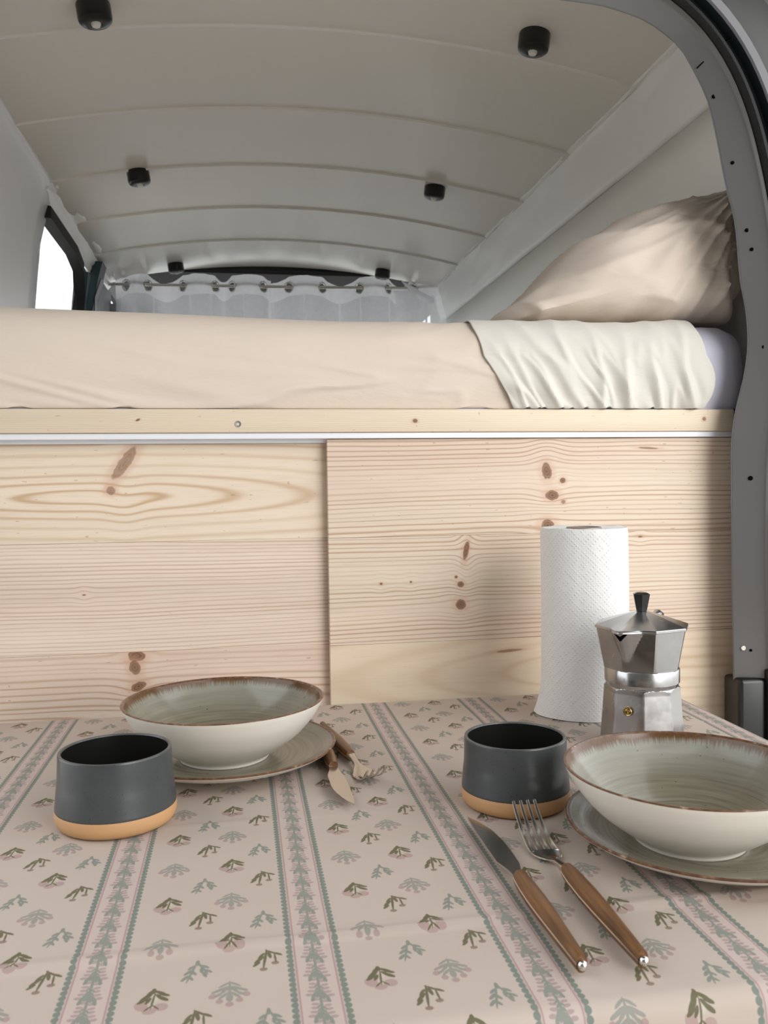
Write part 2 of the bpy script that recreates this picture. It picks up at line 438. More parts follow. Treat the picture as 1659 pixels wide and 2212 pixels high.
# left wall: grey plastic panel, then the sliding-door window
wallL = empty('wall_left', kind='structure')
wall_strip('pillar_panel', dens([(0.720, 1.728), (0.737, 1.715), (0.765, 1.60), (0.785, 1.40), (0.795, 1.20), (0.795, 0.45)], 2), 1.150, 2.26, M['greypanel'], wallL, ny=14, mirror=True, wav=0.002, thick=0.03)
wall_strip('upper_lining', dens([(0.700, 1.735), (0.727, 1.728), (0.742, 1.700), (0.748, 1.680)], 3), 2.20, 3.24, M['vinyl'], wallL, ny=70, mirror=True, wav=0.010, seed=5.0)
wall_strip('door_sill_panel', [(0.790, 1.30), (0.795, 1.20), (0.795, 0.45)], 2.26, 3.2, M['greypanel'], wallL, ny=4, mirror=True, thick=0.03)
wall_strip('body_skin', [(0.85, 1.20), (0.85, 0.40)], 1.10, 4.2, M['dark'], wallL, ny=4, thick=0.01, mirror=True)
wall_strip('body_skin', [(0.80, 1.74), (0.83, 1.55), (0.85, 1.2)], 1.10, 2.24, M['dark'], wallL, ny=4, thick=0.01, mirror=True)
def LX(x): return 2*XC-x
# window in the sliding door: black seal frame and glass
win = empty('window_1', kind='structure')
def loft_quadstrip(name, A, B, C_, D_, mat, parent):
    v = []
    for q in zip(A, B, C_, D_): v += [tuple(p) for p in q]
    n = len(A); f = []
    for j in range(n-1):
        a = 4*j; b = a+4
        for q in range(4): f.append((a+q, a+(q+1) % 4, b+(q+1) % 4, b+q))
    f += [(0, 3, 2, 1), tuple(4*(n-1)+q for q in (0, 1, 2, 3))]
    return mesh(name, v, f, mat, parent, 40, fixn=True)
def bar(name, path, wv, tv, mat, parent):
    A = [Vector(p)-Vector(wv)/2-Vector(tv)/2 for p in path]; B = [Vector(p)+Vector(wv)/2-Vector(tv)/2 for p in path]
    C_ = [Vector(p)+Vector(wv)/2+Vector(tv)/2 for p in path]; D_ = [Vector(p)-Vector(wv)/2+Vector(tv)/2 for p in path]
    return loft_quadstrip(name, A, B, C_, D_, mat, parent)
bar('window_frame', [(LX(0.752), 2.24, 1.672), (LX(0.752), 2.60, 1.672), (LX(0.755), 2.72, 1.655), (LX(0.768), 2.80, 1.60), (LX(0.785), 2.83, 1.50), (LX(0.795), 2.84, 1.28)], (0, 0, 0.030), (0.03, 0.02, 0), M['seal'], win)
bar('window_frame', [(LX(0.755), 2.82, 1.66), (LX(0.775), 2.86, 1.55), (LX(0.795), 2.88, 1.28)], (0, 0.045, 0), (0.03, 0, 0), M['teal'], win)
gv = [(LX(0.757), 2.24, 1.662), (LX(0.757), 2.80, 1.662), (LX(0.80), 2.83, 1.28), (LX(0.80), 2.24, 1.28)]
gv2 = [(x-0.004, y, z) for x, y, z in gv]
mesh('window_glass', gv+gv2, [(0,1,2,3),(7,6,5,4),(0,4,5,1),(1,5,6,2),(2,6,7,3),(3,7,4,0)], M['glass'], win, None)
# cab pillar (B pillar) with seat belt, between the window and the curtain
pil = empty('trim_1', kind='structure')
bar('pillar_cover', [(LX(0.735), 2.93, 1.715), (LX(0.752), 2.94, 1.66), (LX(0.775), 2.95, 1.55), (LX(0.795), 2.95, 0.5)], (0, 0.085, 0), (0.05, 0, 0), M['teal'], pil)
bar('belt', [(LX(0.715), 2.905, 1.66), (LX(0.735), 2.90, 1.60), (LX(0.745), 2.90, 1.30)], (0, 0.05, 0), (0.003, 0, 0), M['black'], pil)
# cab beyond: headliner, front door trim, dash wall and windscreen opening
cab = empty('trim_2', kind='structure')
box('headliner', LX(0.80), 0.80, 3.21, 4.14, 1.765, 1.780, M['headliner'], cab)
box('door_trim', LX(0.83), LX(0.80), 3.02, 4.2, 0.45, 1.30, M['cab'], cab)
box('door_trim', 0.80, 0.83, 3.2, 4.2, 0.45, 1.22, M['cab'], cab)
box('door_trim', 0.775, 0.80, 3.255, 3.48, 0.45, 1.72, M['wallpanel'], cab)
box('dash_wall', LX(0.82), 0.82, 4.48, 4.58, 0.45, 1.02, M['cab'], cab)
wsc = empty('window_2', kind='structure')
bar('window_glass', [(LX(0.80), 4.31, 1.37), (0.80, 4.31, 1.37)], (0, -0.40, 0.80), (0, 0.004, 0.002), M['glass'], wsc)
fl = box('floor_van', LX(0.80), 0.80, 1.17, 4.2, 0.40, 0.45, M['dark'], None); fl.name = 'floor.001'; fl['kind'] = 'structure'

# ---- rear opening: body frame lofted round the door aperture (mirrored about the van centre)
inner = [(.690, .45), (.6862, .672), (.6841, .711), (.6818, .85), (.6812, .96), (.6812, 1.020), (.6812, 1.050), (.6870, 1.095), (.7005, 1.1465), (.7065, 1.190), (.7035, 1.235), (.6945, 1.281), (.6870, 1.357), (.6731, 1.4076), (.6625, 1.458), (.6492, 1.5135), (.6380, 1.540), (.6253, 1.5621), (.612, 1.5835), (.5949, 1.6006), (.558, 1.6227), (.520, 1.634), (.4854, 1.6401), (.42, 1.6435), (.30, 1.6475), (XC, 1.649)]
def resample(pts, n):
    P = np.array(smooth_profile(pts, 8)); d = np.r_[0, np.cumsum(np.linalg.norm(np.diff(P, axis=0), axis=1))]
    s = np.linspace(0, d[-1], n); return np.c_[np.interp(s, d, P[:, 0]), np.interp(s, d, P[:, 1])]
NI = 90
I0 = resample(inner, NI)
Lf = I0[::-1].copy(); Lf[:, 0] = 2*XC-Lf[:, 0]
LOOP = np.vstack([I0, Lf[1:]])
T = np.gradient(LOOP, axis=0); T /= np.linalg.norm(T, axis=1)[:, None]
NRM = np.c_[T[:, 1], -T[:, 0]]     # outward (right side going up)
# straight reference for the outer lip (the lower trim bulges inward/outward only at its inner edge)
def offs(d, smooth=0):
    Q = LOOP+NRM*d
    if smooth:
        for _ in range(smooth):
            Q[1:-1] = 0.25*Q[:-2]+0.5*Q[1:-1]+0.25*Q[2:]
    return Q
def strip(name, rings, mat, parent, lo=0, hi=None, sm=40):
    v = []; n = None
    for (Q, y) in rings:
        q = Q[lo:hi]; n = len(q)
        v += [(a, y if np.isscalar(y) else y[i], b) for i, (a, b) in enumerate(q)]
    f = []
    for r in range(len(rings)-1):
        for k in range(n-1):
            a = r*n+k; f.append((a, a+n, a+n+1, a+1))
    return mesh(name, v, f, mat, parent, sm)
frame = empty('door_1', kind='structure')
strip('opening_face', [(offs(.085), 1.175), (offs(.032), 1.175), (offs(.003), 1.136), (offs(.0), 1.134), (offs(.0008), 1.1325), (offs(.0020), 1.1318), (offs(0.0400, 30), 1.1190), (offs(0.0415, 30), 1.1180), (offs(0.0445, 30), 1.112), (offs(0.0465, 30), 1.116), (offs(0.0485, 30), 1.13)], M['paint'], frame)
strip('rubber_seal', [(offs(0.0455, 30), 1.125), (offs(0.0465, 30), 1.108), (offs(0.0505, 30), 1.103), (offs(0.0565, 30), 1.105), (offs(0.0585, 30), 1.125)], M['seal'], frame)
strip('water_channel', [(offs(0.0575, 30), 1.120), (offs(0.0725, 30), 1.120), (offs(0.0740, 30), 1.105)], M['gutter'], frame)
strip('body_lip', [(offs(0.0740, 30), 1.108), (offs(0.0745, 30), 1.100), (offs(0.0835, 30), 1.097), (offs(0.0855, 30), 1.10)], M['lip'], frame)
strip('outer_body', [(offs(0.0845, 30), 1.100), (offs(0.1125, 30), 1.098), (offs(0.1475, 30), 1.11), (offs(0.1725, 30), 1.20)], M['dark'], frame)

# ------------------------------------------------------------------ bumper and sill below the opening
bump = empty('bumper', 'dark plastic rear bumper below the wooden panels', 'bumper')
box('bumper_top', LX(0.84), 0.84, 1.065, 1.165, 0.40, 0.50, M['dark'], bump, 0.02, 3)
box('bumper_skin', LX(0.84), 0.84, 1.055, 1.075, 0.22, 0.46, M['black'], bump, 0.008, 2)

# ------------------------------------------------------------------ raised hatch, guessed and added out of frame to shade the table
tg = empty('added_tailgate', 'unseen grey hatch added above the rear opening for shade', 'added_tailgate', (XC, 1.08, 1.77))
def tgbox(name, x0, x1, s0, s1, t, mat):
    # along the slope from the hinge towards and above the camera
    ang = math.radians(16); c, s_ = math.cos(ang), math.sin(ang)
    v, f = box_data(x0, x1, s0, s1, 0, t)
    v = [(x, -(y*c), y*s_+z) for x, y, z in v]
    return mesh(name, v, f, mat, tg, None, fixn=True)
tgbox('frame_side', -0.78, -0.55, 0, 1.25, 0.04, M['paint']); tgbox('frame_side', 0.55, 0.78, 0, 1.25, 0.04, M['paint'])
tgbox('hinge_panel', -0.55, 0.55, 0, 0.14, 0.04, M['paint']); tgbox('lower_panel', -0.55, 0.55, 0.62, 1.25, 0.04, M['paint'])
tgbox('window_pane', -0.55, 0.55, 0.14, 0.62, 0.006, plain('tinted_glass', (40, 44, 44), 0.05))

# ------------------------------------------------------------------ details on the opening face: panel gap, holes, screws
def face_point(x, z, lift=0.0):
    # y on the sloping opening face
    d = np.min(np.hypot(LOOP[:, 0]-x, LOOP[:, 1]-z))
    u = min(max((d-.002)/.038, 0), 1)
    return 1.1318-0.0128*u-lift
for (x, z, r) in [(.6484,.5227,.0028),(.6749,.4343,.0024),(.6962,.3434,.0026),(.7025,.3171,.0024),(.7199,.1835,.0026),(.6995,.0023,.0030),(.6905,-.2344,.0034),(.7000,-.2375,.0018)]:
    x, z = x*1.008, z*1.008
    y = face_point(x, z+1)
    vv, ff = lathe_data([(r*1.05, -0.0022), (r*1.05, 0.0002), (r*.98, 0.0005), (r*.6, 0.0005)], 14)
    R = Matrix.Rotation(PI/2, 3, 'X')
    vv = [tuple(R @ Vector(p)+Vector((x, y-0.0006, 1+z))) for p in vv]
    mesh('bolt_hole', vv, ff, M['blackhole'] if r < .0033 else M['steel'], frame, 40, fixn=True)
gl = [(.6290, 1.1312, 1.5640), (.6493, 1.1245, 1.5840), (.6630, 1.1186, 1.5965), (.6670, 1.1135, 1.5975)]
bar('panel_gap', [(x, y-0.0022, z) for x, y, z in gl], (0.0011, 0, -0.0011), (0, 0.003, 0), M['blackhole'], frame)
# black plastic corner under the grey pillar trim
cb = empty('trim_3', kind='structure')
box('corner_cover', .6835, .760, 1.116, 1.160, 0.50, 0.722, M['black'], cb, 0.006, 3)
box('corner_edge', .722, .729, 1.108, 1.120, 0.50, 0.735, M['black'], cb, 0.003, 3)

# ------------------------------------------------------------------ bed platform with its pine batten and rail
bed = empty('bed_platform', 'pale pine bed platform edge with screws above the sliding panels', 'bed frame', (XC, 1.165, 1.07))
def at(o, p):        # keep world coordinates under an offset parent
    o.matrix_parent_inverse = Matrix.Translation(p.location).inverted(); return o
b_ = at(box('front_batten', -.46, .705, 1.165, 1.193, 1.0708, 1.1018, PB['beam'], bed, 0.0015, 2), bed)
at(box('support_board', -.46, .76, 1.193, 2.60, 1.085, 1.1015, PB['rl'], bed), bed)
t_ = at(box('white_channel', -.46, .712, 1.1685, 1.215, 1.0628, 1.0705, M['white_plastic'], bed, 0.0008, 2), bed)
at(box('white_channel', -.46, .712, 1.1845, 1.1875, 1.058, 1.064, M['white_plastic'], bed), bed)
def screw(x, z, y, parent, r=.0042):
    prof = [(0.0001, -.0006), (r*.45, -.0006), (r*.5, 0.0004), (r, 0.0006), (r, -0.002)]
    vv, ff = lathe_data(prof[::-1], 18)
    R = Matrix.Rotation(PI/2, 3, 'X')
    vv = [tuple(R @ Vector(p)+Vector((x, y, z))) for p in vv]
    return at(mesh('screw', vv, ff, M['tableleg'], parent, 40, fixn=True), parent)
screw(.0004, 1.082, 1.1650, bed)
# sliding pine panels, each glued up from boards
def panel(label, x0, x1, y0, mats, group=None):
    p = empty('sliding_panel', label, 'panel', ((x0+x1)/2, y0+.007, 0.47), 'sliding pine panels under the bed')
    zs = [1.0620, 0.9290, 0.7833, 0.6380, 0.4700]
    for i in range(4):
        at(box('board', x0, x1, y0+(0.0002 if i % 2 else 0), y0+.014, zs[i+1]+.00012, zs[i], mats[i], p, 0.0004, 1), p)
    return p
panel('right sliding pine panel with brown knots, overlapping in front', .1178, .716, 1.1745, [PB['rt'], PB['rm'], PB['rb'], PB['rl']])
panel('left sliding pine panel with slanted knot, set behind the other', -.46, .17, 1.190, [PB['lt'], PB['lm'], PB['lb'], PB['ll']])

# ------------------------------------------------------------------ mattress and bedding
def bed_profile(off, topz, yb=2.45, zb=1.102):
    # points from the back, over the top, down the front to the platform
    r = 0.055; yf = 1.176-off; zt = topz+off
    pts = []
    for k in range(10): pts.append((yb-(yb-yf-r)*k/10.0, zt))
    for k in range(11):
        a = PI/2*k/10; pts.append((yf+r-r*math.sin(a), zt-r+r*math.cos(a)))
    n = 30
    for k in range(1, n+1):
        u = k/n; z = zt-r+(zb-(zt-r))*u
        bulge = -0.004*math.sin(PI*u)+0.002*u
        pts.append((yf+bulge, z))
    return pts
def topz(x): return 1.2235+0.016*max(0, (0.15-x)/0.6)**1.1+0.006*math.exp(-((x-.70)/.10)**2)
def cover(name, off, xl, xr, nx, mat, wrinkle, thick=0.002, skip=0, label=None, cat=None, seed=0.0):
    base = bed_profile(off, 0.0)
    nv = len(base); v = []
    for i in range(nv):
        vv = i/(nv-1)
        for j in range(nx):
            u = j/(nx-1); x = xl(vv)+(xr(vv)-xl(vv))*u
            pr = bed_profile(off, topz(x)); y, z = pr[i]
            a, b = pr[max(i-1, 0)], pr[min(i+1, nv-1)]
            ty, tz = b[0]-a[0], b[1]-a[1]; L = math.hypot(ty, tz) or 1
            ny_, nz_ = tz/L, -ty/L
            w = wrinkle(x, vv, u, max(0.0, topz(x)+off-z) if y < 1.5 else 0.0)
            v.append((x, y+ny_*w, max(z+nz_*w, 1.1044)))
    o = mesh(name, v, grid_faces(nx, nv), mat, None, 60)
    m = o.modifiers.new('thickness', 'SOLIDIFY'); m.thickness = thick; m.offset = -1
    s = o.modifiers.new('smooth', 'SUBSURF'); s.levels = 1; s.render_levels = 1
    return tag(o, label, cat)
# mattress: closed rounded slab
mv = []; nx = 60
base = bed_profile(0.0, 0.0); nv = len(base)
mxs = [LX(0.78)+ (0.750-LX(0.78))*j/(nx-1) for j in range(nx)]
for j, x in enumerate(mxs):
    e = max(0.0, (x-(0.750-0.05))/0.05); sh = 1-math.sqrt(max(0, 1-e*e))
    pr = bed_profile(0.0, topz(x))
    for (y, z) in pr:
        zc_ = 1.165; yc_ = 1.8
        mv.append((x, y+(0.05*sh if y < 1.4 else -0.05*sh), zc_+(z-zc_)*(1-0.45*sh)))
    mv.append((x, 2.45, 1.1022+0.03*sh))
nvm = nv+1
mf = []
for j in range(nx-1):
    for i in range(nvm):
        a = j*nvm+i; b = j*nvm+(i+1) % nvm
        mf.append((a, b, b+nvm, a+nvm))
mf += [tuple(range(nvm-1, -1, -1)), tuple((nx-1)*nvm+i for i in range(nvm))]
mat_o = mesh('mattress', mv, mf, M['mattress'], None, 50, fixn=True)
tag(mat_o, 'lavender-white mattress end showing right of the cream sheet', 'mattress')
def fold(c, l, seed, sharp=2.2):
    return max(0.0, 1-abs(mnoise.noise((c, l, seed)))*3.2)**sharp
def w_beige(x, v, u, d):
    w = 0.0015*fbm(x*4, d*14, 2.0)
    k = min(1, d/0.10)
    e = math.exp(-((x-.02)/.22)**2)
    w += 0.0065*k*k*e*fold(x*2.6+d*8, d*34-x*3.4, 5.0)
    w += 0.0030*k*fold(x*2.0, d*26-x*6.0, 8.0)
    w += 0.0026*math.exp(-((x-.30)/.10)**2)*fold(x*9-d*6, d*30+x*14, 11.0)
    return max(w, 0.0)
cover('bed_sheet', 0.003, lambda v: LX(0.772), lambda v: 0.385-0.02*(1-v) if v > .3 else .37, 120, M['sheet'], w_beige, label='smooth beige sheet covering the left and middle of the mattress', cat='sheet', seed=1)
def cream_l(v):
    # v: 0 back .. 1 platform; left hem runs diagonally down the front
    if v < 0.30: return 0.3235
    k = (v-0.30)/0.70
    return 0.3235+0.054*k**0.85
def cream_r(v):
    if v < 0.30: return 0.655
    k = (v-0.30)/0.70
    return 0.655+0.020*math.sin(PI*k*.95)
def w_cream(x, v, u, d):
    k = min(1, d/0.09)
    sk_ = 1.15-0.9*max(0, min(1, (x-.36)/.30))
    c = x-sk_*d; l = x*.5+d
    w = 0.0058*(0.25+.75*k)*fold(c*15, l*7, 3.0, 1.8)
    w += 0.0042*(0.15+.85*k)*fold(c*27+2, l*9, 7.0, 2.2)
    w += 0.0026*k*k*(0.5+0.5*math.sin(c*120+3*fbm(x*9, d*10, 1)))
    w += 0.0016*fbm(x*10, d*14, 4)
    return w*(0.35+0.65*min(1, min(u, 1-u)*14))+0.0022
cover('folded_sheet', 0.0055, cream_l, cream_r, 130, M['cream'], w_cream, label='wrinkled cream sheet draped over the right end of mattress', cat='sheet', seed=2)

# ------------------------------------------------------------------ pillows
def pillow(name, outline, yc, yf, yb, mat, label, seed, N=150, NV=84, cen=(.64, 1.30), corner=(.764, 1.447)):
    P = np.array(smooth_profile(outline+[outline[0]], 8))[:-1]
    PP = np.vstack([P, P[:1]])
    d = np.r_[0, np.cumsum(np.linalg.norm(np.diff(PP, axis=0), axis=1))]
    s = np.linspace(0, d[-1], N, endpoint=False)
    O = np.c_[np.interp(s, d, PP[:, 0]), np.interp(s, d, PP[:, 1])]
    c = np.array(cen); zmin = O[:, 1].min(); v = []
    for j in range(NV):
        t = -1+2*j/(NV-1); a = abs(t)
        th = a*PI/2
        sc = max(2e-3, math.cos(th))**0.62; yy = math.sin(th)**1.1
        y = yc+(yf if t < 0 else yb)*math.copysign(yy, t)
        for i in range(N):
            q = c+(O[i]-c)*sc; r = O[i]-c; r = r/(np.linalg.norm(r) or 1)
            nx_, nz_, ny_ = r[0]*math.cos(th), r[1]*math.cos(th), math.copysign(math.sin(th), t)
            # creases fan out from the pulled top corner and gather along the bottom
            dx, dz = corner[0]-q[0], corner[1]-q[1]; ang = math.atan2(dz, dx); rr = math.hypot(dx, dz)
            w = .0105*math.exp(-rr/.24)*fold(ang*6.5, rr*4+y*2, seed, 1.3)
            low = max(0, 1-(q[1]-zmin)/.075)
            w += .0150*low*fold(q[0]*15+q[1]*12, q[1]*14+y*8, seed+3, 1.2)
            w += .0070*fold(q[0]*7-q[1]*9, q[1]*10+q[0]*4+y*4, seed+5, 1.6)
            w += .0050*fbm(q[0]*7, q[1]*8+y*6, seed+9, 3)
            v.append((q[0]+nx_*w, y+ny_*w, max(q[1]+nz_*w, zmin+0.0003)))
    f = grid_faces(N, NV, wrapu=True)
    f += [tuple(range(N-1, -1, -1)), tuple((NV-1)*N+i for i in range(N))]
    o = mesh(name, v, f, mat, None, 75, fixn=True)
    return tag(o, label, 'pillow')
ol = [(.402, 1.2400), (.398, 1.254), (.4215, 1.2712), (.4656, 1.3104), (.5177, 1.3607), (.56, 1.383), (.5928, 1.3983), (.6308, 1.4173), (.6923, 1.4303), (.735, 1.440), (.7585, 1.4460), (.768, 1.437), (.7755, 1.405), (.7765, 1.347), (.771, 1.3036), (.756, 1.2744), (.7365, 1.2487), (.6917, 1.2402), (.60, 1.2400), (.5, 1.2398)]
P1 = pillow('pillow', ol, 1.292, .095, .34, M['pillow'], 'plump beige pillow propped against the right wall', 3.0)
# loose end of the pillowcase hanging out at the right
A = [(.775, 1.335), (.776, 1.305), (.766, 1.275), (.748, 1.250), (.715, 1.2415), (.66, 1.2412)]
B = [(.781, 1.332), (.788, 1.300), (.787, 1.268), (.772, 1.2455), (.735, 1.2405), (.68, 1.2402)]
v = []
As, Bs = smooth_profile(A, 6), smooth_profile(B, 6)
for (a_, b_) in zip(As, Bs):
    for k in range(8):
        u = k/7
        v.append((a_[0]+(b_[0]-a_[0])*u-.004, 1.300+.030*math.sin(PI*u*.5)-.02*u*u, a_[1]+(b_[1]-a_[1])*u))
fl_ = mesh('pillowcase_flap', v, grid_faces(8, len(As)), M['pillow2'], P1, 60)
m_ = fl_.modifiers.new('thickness', 'SOLIDIFY'); m_.thickness = .0025

# ------------------------------------------------------------------ curtain rod and two sheer curtains with eyelets
rod = tag(tube('curtain_rod', [(LX(0.755), 3.20, 1.713+.001), (XC, 3.20, 1.718), (0.760, 3.20, 1.7265)], 0.0052, M['chrome'], None, 12), 'thin chrome curtain rod spanning the van behind the bed', 'curtain rod')
SC = 3.2/3.1
E_all = [-.3657, -.2924, -.1767, -.0674, -.0107, .0973, .1857, .3025, .4341, .539, .6282]
E_all = [e*SC for e in E_all]
def rodz(x): return 1.7145+(x-LX(.755))*(.0125/1.21)
def curtain(label, eyes, x0, x1, sign0, seed):
    root = empty('curtain', label, 'curtain', ((x0+x1)/2, 3.20, 1.715), 'sheer eyelet curtains')
    knots = [x0]+eyes+[x1]
    nx = int((x1-x0)/0.0035); nz = 26
    amps = []
    for k in range(len(knots)-1):
        w = knots[k+1]-knots[k]; amps.append(sign0*(-1)**k*min(0.030, 0.010+0.22*w))
    def yo(x):
        for k in range(len(knots)-1):
            if x <= knots[k+1] or k == len(knots)-2:
                u = (x-knots[k])/(knots[k+1]-knots[k])
                if k == 0: return amps[k]*math.cos(PI/2*u)
                if k == len(knots)-2: return amps[k]*math.sin(PI/2*u)
                return amps[k]*math.sin(PI*u)
    R = 0.0165
    def build(name, ztop, zbot, mat, off, holes, nz):
        v = []; f = []
        for j in range(nz):
            u = j/(nz-1)
            for i in range(nx):
                x = x0+(x1-x0)*i/(nx-1)
                y0 = yo(x)
                zt = ztop(x, y0); zb = zbot(x, y0); z = zt+(zb-zt)*u
                y = 3.20+y0*(1.0+0.0*u)+0.003*fbm(x*14, z*4, seed)+off
                v.append((x, y, z))
        def bad(i, j):
            if not holes: return False
            x, y, z = v[j*nx+i]
            return any(abs(x-e)*1.35 < R and (abs(x-e)*1.35)**2+(z-rodz(e)+0.004)**2 < R*R for e in eyes)
        for j in range(nz-1):
            for i in range(nx-1):
                if bad(i, j) or bad(i+1, j+1): continue
                a = j*nx+i; f.append((a, a+1, a+nx+1, a+nx))
        return at(mesh(name, v, f, mat, root, 60), root)
    top = lambda x, y0: rodz(x)+0.034-0.85*max(0, y0)+0.004*fbm(x*20, 1, seed)
    mid = lambda x, y0: rodz(x)-0.036-0.70*max(0, y0)+0.004*fbm(x*9, 5, seed)
    hb = build('header_band', top, mid, M['sheer2'], 0.0, True, 26)
    build('voile', mid, lambda x, y0: 1.16, M['sheer'], 0.0005, False, 14)
    for xs_ in np.arange(x0+.03, x1-.02, .105):
        xs_ = float(xs_)+.02*math.sin(xs_*40+seed); v = []
        for j in range(10):
            z = mid(xs_, yo(xs_))-.40*j/9
            for dx_ in (-.0035, .0, .0035): v.append((xs_+dx_, 3.1955+yo(xs_+dx_)+.003*fbm(xs_*14, z*4, seed)-(.002 if dx_ == 0 else 0), z))
        at(mesh('seam_fold', v, grid_faces(3, 10), M['sheer2'], root, 60), root)
    for e in eyes:
        h = 0.004; a = math.atan2(yo(e+h)-yo(e-h), 2*h)
        pts = []
        for k in range(20):
            t = 2*PI*k/20
            pts.append((e+0.0175*math.cos(t)*math.cos(a), 3.20+yo(e)+0.0175*math.cos(t)*math.sin(a), rodz(e)-0.004+0.0185*math.sin(t)))
        tube('eyelet', pts, 0.0026, M['chrome'], hb, 8, True)
    return root
curtain('left sheer white curtain with six steel eyelets', E_all[:6], -.415, .128, 1, 2.0)
curtain('right sheer white curtain with five steel eyelets and folded corner', E_all[6:], .118, .766, 1, 6.0)

cr = [o for o in COL.objects if o.name.startswith('curtain') and o.get('category') == 'curtain'][-1]
v = []
for i in range(9):
    u = i/8
    for k in range(5):
        w = k/4
        v.append((.590+.125*u+.018*w*(1-u), 3.130+.012*math.sin(PI*w)+.02*u, 1.738-.060*u-(.018+.020*math.sin(PI*u))*w))
at(mesh('folded_corner', v, grid_faces(5, 9), M['sheer2'], cr, 60), cr)
v = []
for i in range(9):
    u = i/8
    for k in range(6):
        w = k/5
        v.append((.560+.080*w+.02*u, 3.125+.010*math.sin(PI*w*1.5), 1.700-.085*u+.02*w*u))
at(mesh('folded_corner', v, grid_faces(6, 9), M['sheer2'], cr, 60), cr)
# cab-side door pillar trim seen left of the curtain
box('door_pillar', LX(0.80), LX(0.742), 3.03, 3.30, 0.45, 1.70, M['cab'], cab)
box('seat_shoulder', LX(0.765), LX(0.668), 3.27, 3.42, 1.10, 1.665, M['cab'], cab, 0.02, 3)

# ------------------------------------------------------------------ ceiling lights
def ceiling_light(x, y, label):
    z = ceil_z(x)-0.003; root = empty('ceiling_light', label, 'ceiling light', (x, y, z), 'black ceiling spotlights')
    lathe('lamp_housing', [(.0255, 0.004), (.0268, 0.0), (.0268, -.020), (.0258, -.0245), (.0225, -.0275), (.011, -.0290), (.0085, -.0285), (.0080, -.0250)], M['black'], root, 40)
    lathe('lamp_lens', [(.0080, -.0255), (.0078, -.0300), (.0062, -.0325), (.003, -.0335), (.0003, -.0337)], M['lens'], root, 24)
    sl = math.atan(0.12*(x-XC)/0.565**2); root.rotation_euler = (0, sl, 0)
    return root
for (x, y, lb) in [(-.213, 1.462, 'black round ceiling spotlight nearest the camera at upper left, cut by the frame'), (.512, 1.455, 'large black round ceiling spotlight at upper right, nearest the grey door frame'),
                   (-.226, 2.205, 'black round ceiling spotlight in the middle row, left side'), (.512, 2.225, 'black round ceiling spotlight in the middle row, right side'),
                   (-.200, 3.100, 'small black ceiling spotlight above left end of the curtain'), (.520, 3.100, 'small black ceiling spotlight above right end of the curtain')]:
    ceiling_light(x, y, lb)

# ------------------------------------------------------------------ table
TX0, TX1, TY0, TY1, TZ = -.303, .578, .455, 1.1485, 0.709
tb = empty('table', 'folding table standing under the floral tablecloth', 'table', ((TX0+TX1)/2, .8, 0))
at(box('table_top', TX0+.004, TX1-.004, TY0+.004, TY1-.004, .682, TZ-.0006, M['board'], tb, .006, 3), tb)
for x in (TX0+.05, TX1-.05):
    for y in (TY0+.06, TY1-.14):
        at(box('leg', x-.014, x+.014, y-.014, y+.014, 0.0, .682, M['tableleg'], tb, .003, 2), tb)

